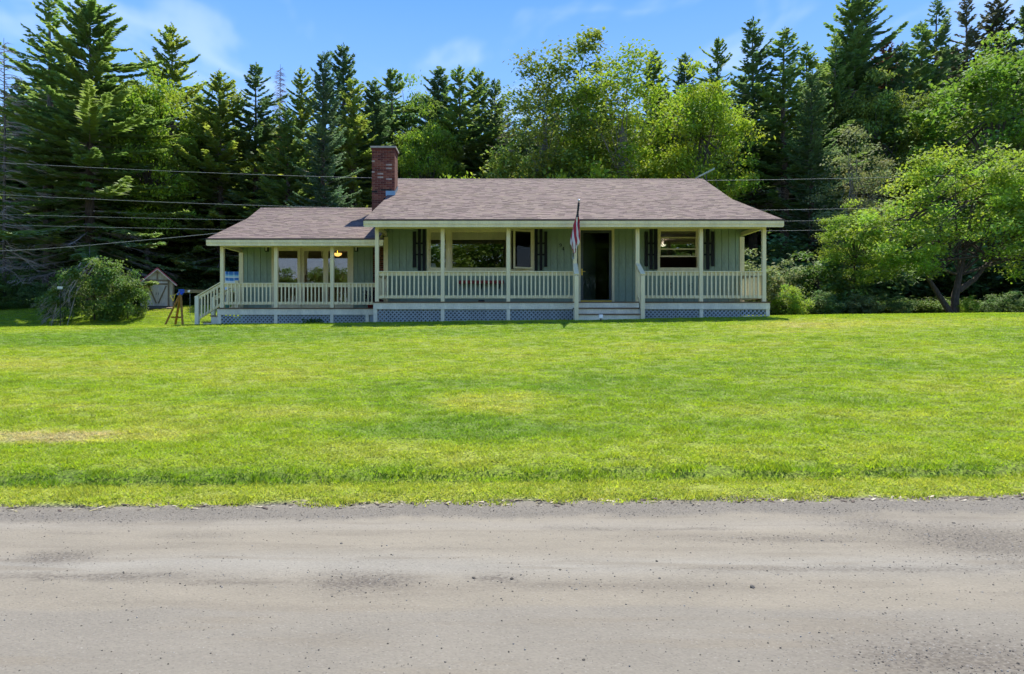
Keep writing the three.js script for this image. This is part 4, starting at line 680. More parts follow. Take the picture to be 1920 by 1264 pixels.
{ // garden shed in the trees
  const Z = 36.3, x = X(295, Z), o = thing('garden_shed', 'weathered wooden shed with red metal roof and plank double doors', 'shed', [x, ground(x, Z), -Z]);
  o.rotation.y = 0.42; o.scale.setScalar(0.82); origins.set(o, new THREE.Vector3()); const yb = 0.12, W = 0.98, ye = 1.62, yp = 2.52, D = 2.6;
  const wallM = new THREE.MeshStandardMaterial({ color: S('#efdcb8'), map: woodTex, roughness: 0.9 }), doorM = new THREE.MeshStandardMaterial({ color: S('#f3e0c8'), map: woodTex, roughness: 0.85 }), trimM = new THREE.MeshStandardMaterial({ color: S('#9c8465'), map: woodTex, roughness: 0.9 });
  const s = new THREE.Shape([[-W, yb], [W, yb], [W, ye], [0, yp], [-W, ye]].map((q) => new THREE.Vector2(...q))), g = new THREE.ExtrudeGeometry(s, { depth: D, bevelEnabled: false }); g.translate(0, 0, -D); const w = part('wall', g, wallM, o);
  for (let y = yb; y < yp - 0.12; y += 0.165) { const h = y + 0.15, lim = (yy) => yy < ye ? W : W * (yp - yy) / (yp - ye), a = Math.min(lim(y), lim(h)); for (const [p, q] of y < 1.55 ? [[-a, -0.62], [0.62, a]] : [[-a, a]]) if (q - p > 0.05) part('clapboard', new MB().hexa([[p, y, 0.028], [q, y, 0.028], [q, y, 0.001], [p, y, 0.001], [p, h, 0.010], [q, h, 0.010], [q, h, 0.001], [p, h, 0.001]]).geo(), wallM, w); }
  for (const k of [-1, 1]) { const d = part('door', new MB().box(k < 0 ? -0.6 : 0.012, k < 0 ? -0.012 : 0.6, yb + 0.02, 1.72, 0.002, 0.04).geo(), doorM, o); for (let i = 0; i < 4; i++) { const a = (k < 0 ? -0.59 : 0.022) + i * 0.1425; part('plank', new MB().box(a + 0.003, a + 0.139, yb + 0.02, 1.72, 0.041, 0.052).geo(), doorM, d); } part('brace', new MB().box(k < 0 ? -0.6 : 0.02, k < 0 ? -0.02 : 0.6, 1.5, 1.62, 0.053, 0.075).geo(), trimM, d); part('brace', new MB().bar([k * 0.06, 0.3, 0.064], [k * 0.52, 1.45, 0.064], 0.02, 0.09).geo(), trimM, d); part('handle', new MB().box(k * 0.07 - 0.012, k * 0.07 + 0.012, 0.85, 1.0, 0.053, 0.085).geo(), M.steel, d); }
  part('trim', new MB().box(-0.72, 0.72, 1.73, 1.85, 0.03, 0.06).box(-0.055, 0.055, 1.86, 2.35, 0.03, 0.058).box(-0.71, -0.61, yb, 1.729, 0.03, 0.06).box(0.61, 0.71, yb, 1.729, 0.03, 0.06).box(W - 0.08, W + 0.012, yb, ye - 0.02, 0.031, 0.05).geo(), trimM, o);
  const redM = paint('#b8465a', { roughness: 0.5, metalness: 0.2 });
  for (const k of [-1, 1]) { const m = new MB(), dx = W + 0.16, dy = (yp - ye) / W; for (let i = 0; i < 9; i++) { const z0 = 0.22 - i * (D + 0.44) / 9, z1 = z0 - (D + 0.44) / 9; const f = (t, z, h) => [k * dx * t, yp + 0.03 - dy * dx * t + h, z]; const q = [f(0, z0, 0), f(1, z0, 0), f(1, z1, 0), f(0, z1, 0)], u = [f(0, z0, 0.03), f(1, z0, 0.03), f(1, z1, 0.03), f(0, z1, 0.03)]; if (k > 0) m.hexa([...q, ...u]); else m.hexa([q[1], q[0], q[3], q[2], u[1], u[0], u[3], u[2]]); const r0 = [f(0, z0, 0.03), f(1, z0, 0.03)]; m.bar([r0[0][0], r0[0][1] + 0.02, r0[0][2]], [r0[1][0], r0[1][1] + 0.02, r0[1][2]], 0.03, 0.035); } part('roof', m.geo(), redM, o); part('rake_board', new MB().bar([k * 0.01, yp + 0.01, 0.2], [k * dx, yp + 0.01 - dy * dx, 0.2], 0.03, 0.11).geo(), doorM, o); }
  part('ramp', new MB().hexa([[-0.9, -0.25, 1.0], [1.0, -0.25, 1.0], [1.0, -0.25, 0.05], [-0.9, -0.25, 0.05], [-0.9, -0.02, 1.0], [1.0, -0.02, 1.0], [1.0, 0.10, 0.05], [-0.9, 0.10, 0.05]]).geo(), new THREE.MeshStandardMaterial({ color: S('#6e5f4c'), map: woodTex, roughness: 0.9 }), o);
  part('skid', new MB().box(-0.95, 0.95, -0.5, yb, -D + 0.05, -0.05).geo(), trimM, o);
}
{ // little white board on a stake in front of the bush
  const Z = 31.2, x = X(112.5, Z), y = Y(539, Z), o = thing('garden_sign', 'small blank white board on a thin stake by the bare branches', 'sign', [x, ground(x, Z), -Z]);
  part('board', zbox(x - 0.12, x + 0.12, y - 0.03, y + 0.04, Z - 0.02, Z), M.white, o); part('board', zbox(x - 0.11, x + 0.11, y - 0.075, y - 0.045, Z - 0.02, Z), M.white, o); part('stake', zbox(x - 0.012, x + 0.012, ground(x, Z) - 0.05, y + 0.02, Z + 0.0005, Z + 0.02), M.dark, o);
}
{ // overhead wires behind the house and the service drop to the wing
  const wm = new THREE.MeshStandardMaterial({ color: S('#8d8f8c'), roughness: 0.6 });
  const wire = (pts, r, label) => { const g = new THREE.TubeGeometry(new THREE.CatmullRomCurve3(pts.map((p) => new THREE.Vector3(...p))), 60, r, 5); single('overhead_wire', g, wm, label, 'wire', 'overhead wires behind the house'); };
  const sag = (y, k, c, Z, x0, x1) => { const o = []; for (let i = 0; i <= 24; i++) { const x = lerp(x0, x1, i / 24); o.push([x, E + y + k * (x - c) ** 2, -Z]); } return o; };
  wire(sag(6.44, 0.00106, 6, 31, -40, 26), 0.0075, 'topmost overhead wire, passing behind the chimney'); wire(sag(5.1, 0.00095, 6, 31.2, -40, 26), 0.0075, 'second overhead wire, level with the wing roof ridge');
  wire(sag(4.6, 0.0006, 3, 31.4, -40, 26), 0.0065, 'third overhead wire, just above the main eave on the right'); wire(sag(4.2, 0.0005, 3, 31.6, -40, 26), 0.0065, 'lowest level overhead wire, meeting the right porch post top');
  wire([[-34, E + 3.6, -33], [-20.1, E + 2.96, -28.2], [-12.2, E + 3.05, -25.0], [-8.93, E + 3.06, -23.2]], 0.0075, 'slanting service wire rising to the left end of the wing roof');
}
// ------------------------------------------------------------------ trees
function leafGeo() { return { p: [], c: [], tri(a, b, d, c) { this.p.push(...a, ...b, ...d); this.c.push(...c, ...c, ...c); }, geo() { const g = new THREE.BufferGeometry(); g.setAttribute('position', new THREE.Float32BufferAttribute(this.p, 3)); g.setAttribute('color', new THREE.Float32BufferAttribute(this.c, 3)); return g; } }; }
const BROWNTWIG = barkMat('#6d5f54'), GREYTWIG = new THREE.MeshStandardMaterial({ color: S('#9a8d84'), roughness: 0.95 });
// a spruce 10 m tall: trunk, whorls of drooping boughs set with needle sprays, bare grey lower limbs
function spruce(o) {
  const { seed, R = 1.9, len = 1, step = 1, base = 0.06, p = 0.85, dens = 1, gap = 0.12, bare = 0, lean = 0.25, droop = 0.25, width = 0.070, stub = 0.04 } = o, r = mulberry(seed), H = 10, f = leafGeo(), dead = new MB();
  const trunk = new MB().tube([[0, -0.4, 0], [0.02, 1.5, 0.01], [-0.02, 4, 0.02], [0.03, 7, 0], [0, 9.4, 0]], [0.18, 0.145, 0.11, 0.055, 0.015], 8).geo();
  let az = r() * 6.28;
  const side = []; for (let i = 0; i < 9; i++) side.push(0.72 + 0.5 * r());
  for (let y = base * H; y < H - 0.15;) {
    const t = y / H, nb = 4 + Math.floor(r() * 3);
    for (let k = 0; k < nb; k++) {
      az += 2.4 + (r() - 0.5) * 0.9;
      if (r() < gap) continue;
      const sec = side[Math.floor(((az / 6.2832) % 1 + 1) % 1 * 8.99)], L = (R * Math.pow(1 - t, p) * (0.52 + 0.6 * r() + (r() < 0.08 ? 0.35 : 0)) * sec + stub) * (t < 0.12 ? 0.8 : 1), up = lerp(-droop, 0.75, Math.pow(t, 1.6)) + (r() - 0.5) * 0.3, ca = Math.cos(az), sa = Math.sin(az);
      const bareOne = t < bare && r() < 0.85 - 0.5 * t / bare, n = Math.max(3, Math.round(L / 0.046 * dens));
      const at = (s) => { const rr = L * s * Math.cos(up), yy = y + L * s * Math.sin(up) - droop * 0.5 * L * s * s + lean * L * s * s * s * 0.9; return [ca * rr, yy, sa * rr]; };
      if (bareOne) {
        dead.tube([at(0), at(0.45), at(0.8)], [0.013, 0.008, 0.002], 3);
        for (let i = 0; i < 8 + L * 8; i++) { const s = 0.15 + 0.65 * r(), b = at(s), a2 = az + (r() < 0.5 ? 1 : -1) * (0.3 + 0.9 * r()), l = (0.12 + 0.36 * r()) * (1.1 - s * 0.5); dead.tube([b, [b[0] + Math.cos(a2) * l * 0.5, b[1] - 0.03 - l * 0.15, b[2] + Math.sin(a2) * l * 0.5], [b[0] + Math.cos(a2) * l, b[1] - l * (0.2 + 0.5 * r()), b[2] + Math.sin(a2) * l]], [0.006, 0.004, 0.002], 3); }
        continue;
      }
      if (L > 0.5) dead.tube([at(0), at(0.7)], [0.012 + 0.006 * L, 0.005], 3);
      const fresh = r() < 0.28, tint = fresh ? 1.08 + 0.22 * r() : 0.78 + 0.36 * r(), warm = fresh ? 1.0 + 0.16 * r() : 0.88 + 0.22 * r();
      for (let i = 0; i < n; i++) {
        const s = Math.pow((i + r()) / n, 0.75) * 0.96 + 0.04, b = at(s);
        for (const sd of [-1, 1]) {
          const a2 = az + sd * (0.35 + 0.75 * r()), l = Math.min(0.34, 0.10 + 0.36 * L * (1.05 - s) * 0.5) * len * (0.7 + 0.6 * r()), w = width * (0.6 + 0.7 * r()) * (0.5 + Math.min(1, l * 2.2) * 0.6);
          const dy = -l * (0.05 + 0.45 * r() * (1 - t * 0.8)) + l * 0.5 * t, tip = [b[0] + Math.cos(a2) * l, b[1] + dy, b[2] + Math.sin(a2) * l], mx = lerp(b[0], tip[0], 0.45), my = lerp(b[1], tip[1], 0.45) + (r() - 0.3) * 0.04, mz = lerp(b[2], tip[2], 0.45), px = -Math.sin(a2) * w, pz = Math.cos(a2) * w, ph = (r() - 0.5) * w * 1.6, v = tint * (0.8 + 0.4 * r()), c = [v * warm, v, v * (1.05 - 0.2 * r())];
          f.tri(b, [mx + px, my + ph, mz + pz], tip, c); f.tri(b, tip, [mx - px, my - ph, mz - pz], c);
        }
      }
    }
    y += (0.12 + 0.09 * r() + 0.03 * (1 - t)) * step;
  }
  for (let i = 0; i < 24; i++) { const y = H - 0.55 + 0.6 * i / 24, a = r() * 6.28, l = 0.16 * (1.15 - i / 24) + 0.02; f.tri([0, y - 0.05, 0], [Math.cos(a) * l, y + l * 0.7, Math.sin(a) * l], [Math.cos(a + 0.5) * l * 0.5, y + 0.09, Math.sin(a + 0.5) * l * 0.5], [0.9, 0.95, 0.9]); }
  return { trunk, crown: f.geo(), dead: dead.p.length ? dead.geo() : null };
}
// a dead conifer: trunk with bare twiggy boughs
function snag(seed, R = 1.5, dens = 1, from = 0.05) {
  const r = mulberry(seed), d = new MB(); let az = 0;
  for (let y = 10 * from; y < 9.7; y += 0.13 / dens) {
    az += 2.4 + r() * 0.6; const t = y / 10, L = R * Math.pow(1 - t, 0.8) * (0.4 + 0.8 * r()) + 0.1, up = lerp(-0.25, 0.4, t) + (r() - 0.5) * 0.5, at = (s) => [Math.cos(az) * L * s, y + Math.sin(up) * L * s - 0.25 * L * s * s, Math.sin(az) * L * s];
    d.tube([at(0), at(0.5), at(1)], [0.017, 0.011, 0.003], 3);
    for (let i = 0; i < 4 + L * 9; i++) { const s = 0.15 + 0.85 * r(), b = at(s), a2 = az + (r() - 0.5) * 2.4, l = (0.1 + 0.4 * r()) * (0.4 + 0.5 * L); d.tube([b, [b[0] + Math.cos(a2) * l, b[1] - l * (r() - 0.25), b[2] + Math.sin(a2) * l]], [0.006, 0.002], 3); }
  }
  return { trunk: new MB().tube([[0, -0.4, 0], [0.03, 3, 0.02], [-0.02, 6.5, 0], [0.02, 9.9, 0]], [0.06, 0.048, 0.03, 0.006], 8).geo(), crown: d.geo(), dead: null };
}
// a broadleaf crown of clumps carried by forking limbs; clumps in metres
function broad(o) {
  const { seed, lobes, clumps = 90, leaves = 130, size = 0.17, cr = 0.75, flat = 0.6, trunkTop = 0.45, trunkR = 0.16, H = 10, forks = null, hollow = 0.5, wispy = 0, limbs = 3 } = o, r = mulberry(seed), f = leafGeo(), g = () => (r() + r() + r() - 1.5) * 0.82;
  const tr = new MB(), stems = forks ?? [[[0, -0.4, 0], [0.05, H * 0.2, 0], [0, H * trunkTop, 0.05], [0.1, H * 0.68, 0]]];
  stems.forEach((s, i) => tr.tube(s, s.map((_, k) => trunkR * (1 - 0.8 * k / (s.length - 1)) * (i ? 0.75 : 1)), 8));
  const tot = lobes.reduce((s, l) => s + l[3] * l[4] * l[5], 0);
  for (const [cx, cy, cz, rx, ry, rz] of lobes) {
    const n = Math.max(4, Math.round(clumps * rx * ry * rz / tot));
    for (let i = 0; i < n; i++) {
      const u = r() * 2 - 1, a = r() * 6.283, q = Math.sqrt(1 - u * u), rad = hollow + (1 - hollow) * Math.pow(r(), 0.5), C = [cx + rx * q * Math.cos(a) * rad, cy + ry * u * rad, cz + rz * q * Math.sin(a) * rad], k = cr * (0.6 + 0.7 * r()), tint = 0.75 + 0.5 * r(), warm = 0.85 + 0.35 * r();
      if (i % limbs === 0) { const s = stems[Math.floor(r() * stems.length)], b = s[Math.max(Math.min(2, s.length - 1), Math.floor(r() * s.length))], mid = [0, 1, 2].map((j) => lerp(b[j], C[j], 0.5) + (j === 1 ? 0.15 : (r() - 0.5) * 0.3)); tr.tube([b, mid, C], [trunkR * 0.28, trunkR * 0.17, trunkR * 0.05], 4); }
      const m = Math.round(leaves * (0.6 + 0.8 * r()) * (r() < wispy ? 0.3 : 1)), ox = (C[0] - cx) / rx, oz = (C[2] - cz) / rz;
      for (let j = 0; j < m; j++) {
        const x = C[0] + g() * k * 1.25 , y = C[1] + g() * k * flat, z = C[2] + g() * k * 1.25, s = size * (0.6 + 0.7 * r()), th = r() * 6.283, tl = (r() - 0.5) * 1.7, dx = Math.cos(th) * Math.cos(tl), dz = Math.sin(th) * Math.cos(tl), dy = Math.sin(tl) - 0.15, sx = -Math.sin(th) * 0.30 * s, sz = Math.cos(th) * 0.30 * s, sy = (r() - 0.5) * 0.5 * s, v = tint * (0.78 + 0.44 * r()), c = [v * warm, v, v * (0.8 + 0.4 * r())];
        const b = [x, y, z], tip = [x + dx * s, y + dy * s, z + dz * s], mx = x + dx * s * 0.5, my = y + dy * s * 0.5, mz = z + dz * s * 0.5;
        f.tri(b, [mx + sx, my + sy + 0.08 * s, mz + sz], tip, c); f.tri(b, tip, [mx - sx, my - sy + 0.08 * s, mz - sz], c);
      }
    }
  }
  return { trunk: tr.geo(), crown: f.geo(), dead: null };
}
const round = (rx, ry, y) => [[0, y, 0, rx, ry, rx]];
const KIND = {
  sprA: spruce({ seed: 1, R: 3.7, bare: 0.05 }), sprB: spruce({ seed: 2, R: 3.1, p: 0.74, gap: 0.16 }), sprC: spruce({ seed: 3, R: 2.6, p: 0.7, gap: 0.1, droop: 0.15 }), sprThin: spruce({ seed: 4, R: 3.3, p: 0.88, gap: 0.38, base: 0.2, dens: 0.8 }),
  sprOld: spruce({ seed: 5, R: 4.1, p: 0.66, gap: 0.08, bare: 0.26, droop: 0.35, dens: 1.2 }), fir: spruce({ seed: 6, R: 1.8, p: 0.62, gap: 0.02, droop: 0.05, dens: 1.15, width: 0.062 }), sprTall: spruce({ seed: 8, R: 2.5, p: 0.74, gap: 0.16, base: 0.28, bare: 0.42, dens: 0.9 }),
  sprFar: spruce({ seed: 20, R: 3.2, p: 0.8, gap: 0.1, dens: 0.42, width: 0.17, len: 1.5, step: 1.25 }),
  snagA: snag(7, 2.0, 2.6, 0.12), snagB: snag(9, 0.9, 4.2, 0.45),
  maple: broad({ seed: 11, lobes: [[0, 5.6, 0, 3.0, 3.2, 2.8], [-1.2, 7.2, 0.3, 1.7, 1.9, 1.7], [1.4, 6.8, -0.2, 1.6, 2.0, 1.6], [0.2, 8.3, 0, 1.2, 1.5, 1.2], [-1.6, 4, 0.6, 1.8, 1.4, 1.6], [1.7, 4.2, 0.4, 1.6, 1.5, 1.6]], clumps: 170, leaves: 140, size: 0.155, cr: 0.58 }),
  aspen: broad({ seed: 12, lobes: [[0, 6, 0, 1.5, 3.6, 1.5], [-0.7, 4.2, 0.4, 1.4, 2.2, 1.3], [0.8, 4.8, 0.2, 1.3, 2.4, 1.3], [0.1, 9.0, 0, 0.6, 0.9, 0.6], [0.1, 7.9, 0, 1.1, 1.3, 1.1], [0.6, 2.4, 0.3, 1.5, 1.4, 1.3], [-0.7, 2.0, 0.3, 1.3, 1.3, 1.3]], clumps: 190, leaves: 140, size: 0.125, cr: 0.48, flat: 0.8, wispy: 0.3, trunkR: 0.07 }),
  aspenB: broad({ seed: 13, lobes: [[0, 5.8, 0, 1.8, 3.9, 1.7], [-0.4, 8.4, 0, 0.8, 1.3, 0.8], [0.9, 4, 0.5, 1.4, 2.2, 1.3], [-1, 3.2, 0.4, 1.3, 1.9, 1.3], [0.4, 1.6, 0.4, 1.6, 1.2, 1.4]], clumps: 165, leaves: 125, size: 0.125, cr: 0.5, flat: 0.85, wispy: 0.15, trunkR: 0.07 }),
  willow: broad({ seed: 14, lobes: [[0, 5.2, 0, 1.9, 3.2, 1.7], [-0.6, 7.6, 0, 1.0, 1.6, 1.0], [0.9, 6.2, 0.3, 1.1, 1.6, 1.1], [-1.1, 3.6, 0.3, 1.4, 1.6, 1.3], [0.9, 2.9, 0.4, 1.4, 1.5, 1.3]], clumps: 140, leaves: 110, size: 0.125, cr: 0.56, flat: 0.5, wispy: 0.45, trunkR: 0.10 }),
  apple: broad({ seed: 15, H: 7, lobes: [[0.2, 4.2, 0, 2.8, 1.7, 2.2], [-2.3, 3.3, 0.3, 1.7, 1.5, 1.6], [2.6, 3.7, 0.2, 1.9, 1.7, 1.8], [0.8, 5.5, 0, 1.6, 1.2, 1.5], [-0.7, 5.2, 0.2, 1.3, 1.0, 1.3], [2.2, 5.1, 0.1, 1.3, 1.1, 1.3], [-3.2, 2.4, 0.5, 1.1, 1.1, 1.2], [-1.5, 2.1, 1.0, 1.0, 0.5, 0.9], [1.7, 2.0, 1.0, 1.2, 0.45, 1.0], [3.6, 2.6, 0.6, 1.2, 0.9, 1.1], [-2.0, 2.5, 1.3, 1.6, 0.8, 1.0], [0.3, 3.0, 1.7, 1.9, 0.8, 0.9], [2.3, 3.0, 1.5, 1.6, 0.8, 0.9], [-2.6, 1.75, 0.9, 1.3, 0.6, 0.9], [2.9, 1.7, 0.9, 1.4, 0.6, 0.9]], limbs: 5, clumps: 240, leaves: 130, size: 0.13, cr: 0.50, flat: 0.62, wispy: 0.2, trunkR: 0.17, hollow: 0.35,
    forks: [[[0, -0.3, 0], [0.02, 0.7, 0], [0.15, 1.5, 0.05], [0.45, 2.6, 0], [0.7, 4.4, 0]], [[-0.1, -0.1, 0.05], [-0.55, 0.55, 0.1], [-1.1, 1.35, 0.15], [-1.25, 2.0, 0.1], [-1.9, 3.4, 0]], [[0.12, 0.9, 0], [0.7, 1.35, 0.1], [1.3, 2.1, 0.1], [2.4, 3.4, 0]]] }),
  mapleFar: broad({ seed: 19, lobes: [[0, 5.4, 0, 2.8, 3.6, 2.8], [-1.2, 7.2, 0.3, 1.7, 1.9, 1.7], [1.4, 6.8, -0.2, 1.6, 2.0, 1.6]], clumps: 90, leaves: 60, size: 0.30, cr: 0.8 }),
  bushA: broad({ seed: 16, H: 3, lobes: [[0, 1.3, 0, 2.0, 1.3, 1.6], [-1.0, 0.9, 0.5, 1.3, 0.9, 1.2], [1.2, 1.0, 0.3, 1.3, 1.1, 1.2], [0.5, 2.0, 0, 1.2, 0.9, 1.1]], clumps: 120, leaves: 95, size: 0.135, cr: 0.36, flat: 0.7, trunkR: 0.05, trunkTop: 0.3, hollow: 0.55 }),
  bushB: broad({ seed: 17, H: 2, lobes: [[0, 0.8, 0, 1.4, 0.8, 1.1], [0.7, 0.9, 0.2, 0.8, 0.9, 0.8], [-0.8, 0.6, 0.3, 0.8, 0.6, 0.8]], clumps: 60, leaves: 85, size: 0.12, cr: 0.30, flat: 0.75, trunkR: 0.035, trunkTop: 0.3, hollow: 0.45, wispy: 0.2 }),
  bushC: broad({ seed: 18, H: 2.5, lobes: [[0, 1.2, 0, 1.0, 1.2, 0.9], [0.4, 2.0, 0, 0.6, 0.7, 0.6], [-0.5, 0.8, 0.3, 0.8, 0.8, 0.8]], clumps: 55, leaves: 85, size: 0.13, cr: 0.32, flat: 0.6, trunkR: 0.035, trunkTop: 0.4, hollow: 0.4, wispy: 0.35 }),
};
const FOL = {
  dark: leafMat([0.130, 0.215, 0.080], 0.5, 0.92), mid: leafMat([0.190, 0.290, 0.066], 0.56, 0.92), olive: leafMat([0.240, 0.322, 0.052], 0.6, 0.92), blue: leafMat([0.120, 0.205, 0.108], 0.5, 0.9), rust: leafMat([0.17, 0.085, 0.045], 0.3), ash: leafMat([0.13, 0.14, 0.09], 0.3),
  bright: leafMat([0.265, 0.410, 0.034], 0.58), green: leafMat([0.185, 0.320, 0.036], 0.56), yellow: leafMat([0.300, 0.425, 0.034], 0.54), aspen: leafMat([0.235, 0.320, 0.050], 0.5), pale: leafMat([0.270, 0.320, 0.115], 0.44), bush: leafMat([0.140, 0.240, 0.045], 0.5, 0.75), apple: leafMat([0.300, 0.440, 0.045], 0.56, 0.8), shade: leafMat([0.145, 0.250, 0.070], 0.5),
};
const DEADCROWN = new THREE.MeshStandardMaterial({ color: S('#978a82'), roughness: 0.95 }), RUST = new THREE.MeshStandardMaterial({ color: S('#824a3e'), roughness: 0.95 });
const BARK = { brown: barkMat('#6f5f53'), grey: barkMat('#857a70'), pale: barkMat('#a39a8c') };
function plantTree(name, kind, px, topPy, Z, wide, fol, bark, label, cat, group, o = {}) {
  const K = KIND[kind], x = X(px, Z), g = ground(x, Z), full = { apple: 6.7, bushA: 2.9, bushB: 1.8, bushC: 2.7 }[kind] ?? (kind.startsWith('s') || kind === 'fir' ? 10 : 9.9), h = Y(topPy, Z) - g, s = h / full;
  const t = new THREE.Group(); t.name = numbered(name); t.position.set(x, g, -Z); t.rotation.y = o.turn ?? (px * 0.37) % 6.28; const full_ = kind.startsWith('spr') ? wide * 1.14 : wide; t.scale.set(s * full_, s, s * full_); scene.add(t); tag(t, label, cat, group);
  const a = new THREE.Mesh(K.trunk, BARK[bark]); a.name = 'trunk'; const c = new THREE.Mesh(K.crown, fol); c.name = 'crown'; t.add(a, c); c.userData.kind = 'stuff';
  if (K.dead) { const d = new THREE.Mesh(K.dead, GREYTWIG); d.name = 'bare_branches'; d.userData.kind = 'stuff'; t.add(d); }
  return t;
}
const sp = (...a) => plantTree('spruce_tree', ...a), bl = (...a) => plantTree('broadleaf_tree', ...a);
const SG = 'spruces along the front of the wood', BG = 'broadleaf trees along the wood edge';
// left of the house
plantTree('dead_spruce', 'snagA', 8, 66, 38, 1.15, DEADCROWN, 'grey', 'bare grey dead spruce at the far left edge', 'tree', 'dead trees');
sp('sprThin', 92, -14, 42, 1.15, FOL.mid, 'grey', 'sparse spruce with long ragged side boughs, second from the left edge', 'tree', SG, { turn: 0.4 });
sp('sprOld', 168, -2, 40, 1.0, FOL.mid, 'brown', 'biggest broad old spruce with grey bare lower boughs beside the shed', 'tree', SG, { turn: 1.0 });
bl('maple', 276, 114, 43.5, 0.78, FOL.bright, 'grey', 'bright green maple between the big old spruce and the next spruce', 'tree', BG, { turn: 2 });
sp('sprA', 322, 45, 48, 0.9, FOL.olive, 'brown', 'tall ragged spruce right of the bright maple', 'tree', SG);
bl('aspen', 415, 135, 50, 1.1, FOL.aspen, 'pale', 'rounded light green tree behind the spruces left of the wing', 'tree', BG);
sp('sprA', 412, 132, 45, 1.05, FOL.olive, 'brown', 'olive spruce with spreading boughs behind the wing roof corner', 'tree', SG, { turn: 2.2 });
sp('sprB', 385, 200, 46, 1.2, FOL.olive, 'brown', 'shorter olive spruce in front, above the stair end', 'tree', SG, { turn: 4.0 });
sp('sprB', 479, 120, 46, 1.0, FOL.dark, 'brown', 'dark spruce standing left of the rust-brown dead top', 'tree', SG);
plantTree('dead_spruce', 'snagB', 525, 116, 47, 0.85, RUST, 'brown', 'dead spruce with rust-brown bare top above the wing', 'tree', 'dead trees');
sp('sprA', 565, 126, 44, 0.8, FOL.olive, 'brown', 'olive green spruce just left of the bluish fir', 'tree', SG);
sp('sprC', 540, 205, 42, 1.2, FOL.mid, 'brown', 'shorter spruce filling below the rust-brown top', 'tree', SG);
plantTree('fir_tree', 'fir', 606, 100, 39, 1.0, FOL.blue, 'brown', 'dense bluish green fir with narrow spire left of the chimney', 'tree', SG);
sp('sprC', 643, 84, 52, 1.05, FOL.dark, 'brown', 'dark thin-topped spruce poking up right of the bluish fir', 'tree', SG);
sp('sprB', 662, 146, 44, 0.9, FOL.olive, 'brown', 'yellow olive spruce next to the chimney', 'tree', SG);
sp('sprC', 700, 152, 47, 1.2, FOL.dark, 'brown', 'dark spruce directly above the chimney', 'tree', SG);
// behind the main roof
sp('sprB', 735, 130, 50, 1.15, FOL.mid, 'brown', 'spruce with round shoulders right above the chimney cap', 'tree', SG);
bl('maple', 772, 134, 53, 0.75, FOL.green, 'grey', 'rounded green treetop between two spruces over the left ridge', 'tree', BG);
bl('maple', 805, 188, 45, 0.6, FOL.bright, 'grey', 'light green tree in front of the spruces over the left ridge', 'tree', BG);
sp('sprC', 822, 127, 49, 1.25, FOL.dark, 'brown', 'dark pointed spruce left of the twin pair over the ridge', 'tree', SG);
sp('sprB', 862, 124, 46, 1.0, FOL.mid, 'brown', 'taller pointed spruce over the middle left of the ridge', 'tree', SG);
sp('sprC', 897, 132, 50, 1.1, FOL.mid, 'brown', 'slim spruce right of the tallest one over the ridge', 'tree', SG);
sp('sprB', 928, 150, 47, 0.9, FOL.dark, 'brown', 'dark low spruce beside the tall aspens', 'tree', SG);
plantTree('dead_spruce', 'snagA', 952, 195, 43, 0.8, DEADCROWN, 'grey', 'grey bare dead tree at the left foot of the aspens', 'tree', 'dead trees');
bl('aspenB', 1018, 98, 42, 1.2, FOL.aspen, 'pale', 'olive aspen, leftmost and lowest of the three aspens', 'tree', BG);
bl('aspen', 1092, 44, 43, 1.3, FOL.aspen, 'pale', 'tallest open aspen rising over the middle of the roof', 'tree', BG, { turn: 1.2 });
bl('aspenB', 1172, 80, 39.5, 1.2, FOL.yellow, 'pale', 'yellow green aspen with finely leaved rounded crown over the flag', 'tree', BG, { turn: 3.3 });
sp('sprC', 1226, 96, 52, 1.0, FOL.mid, 'brown', 'spruce tip showing between the yellow aspen and the bright maple', 'tree', SG);
bl('maple', 1312, 112, 40.5, 0.80, FOL.yellow, 'grey', 'bright yellow green maple over the right end of the roof', 'tree', BG, { turn: 4.4 });
sp('sprC', 1284, 100, 53, 1.0, FOL.dark, 'brown', 'dark spruce tip right behind the bright yellow maple', 'tree', SG);
// right of the house
sp('sprB', 1346, 72, 50, 0.85, FOL.mid, 'brown', 'spruce behind the right shoulder of the yellow maple', 'tree', SG);
sp('sprTall', 1411, 35, 45, 1.0, FOL.dark, 'brown', 'tall dark spruce with clear trunk right of the yellow maple', 'tree', SG);
sp('sprTall', 1470, 53, 43, 1.15, FOL.mid, 'brown', 'tall spruce with layered boughs and bare lower trunk', 'tree', SG, { turn: 2.5 });
sp('sprTall', 1512, 82, 46, 1.0, FOL.mid, 'brown', 'shorter spruce between the layered spruce and the dark cone fir', 'tree', SG, { turn: 0.9 });
plantTree('fir_tree', 'fir', 1522, 133, 39, 1.0, FOL.dark, 'brown', 'very dark dense cone-shaped fir right of the roof', 'tree', SG);
sp('sprThin', 1566, 60, 46, 0.75, FOL.mid, 'brown', 'ragged spruce left of the tallest twin spruces', 'tree', SG);
sp('sprC', 1597, -18, 48, 1.05, FOL.mid, 'brown', 'left one of the tallest twin spruces', 'tree', SG);
sp('sprTall', 1617, -24, 49, 1.15, FOL.dark, 'brown', 'right one of the tallest twin spruces', 'tree', SG);
sp('sprB', 1661, 72, 50, 0.75, FOL.rust, 'brown', 'half dead spruce with rust coloured top right of the twins', 'tree', SG);
sp('sprB', 1694, 80, 47, 0.85, FOL.dark, 'brown', 'low dark spruce left of the big right-hand maple', 'tree', SG);
sp('sprB', 1728, 42, 49, 0.9, FOL.mid, 'brown', 'spruce rising behind the left edge of the big maple', 'tree', SG);
sp('sprThin', 1756, -6, 51, 0.95, FOL.dark, 'brown', 'tall spruce over the left half of the big maple', 'tree', SG);
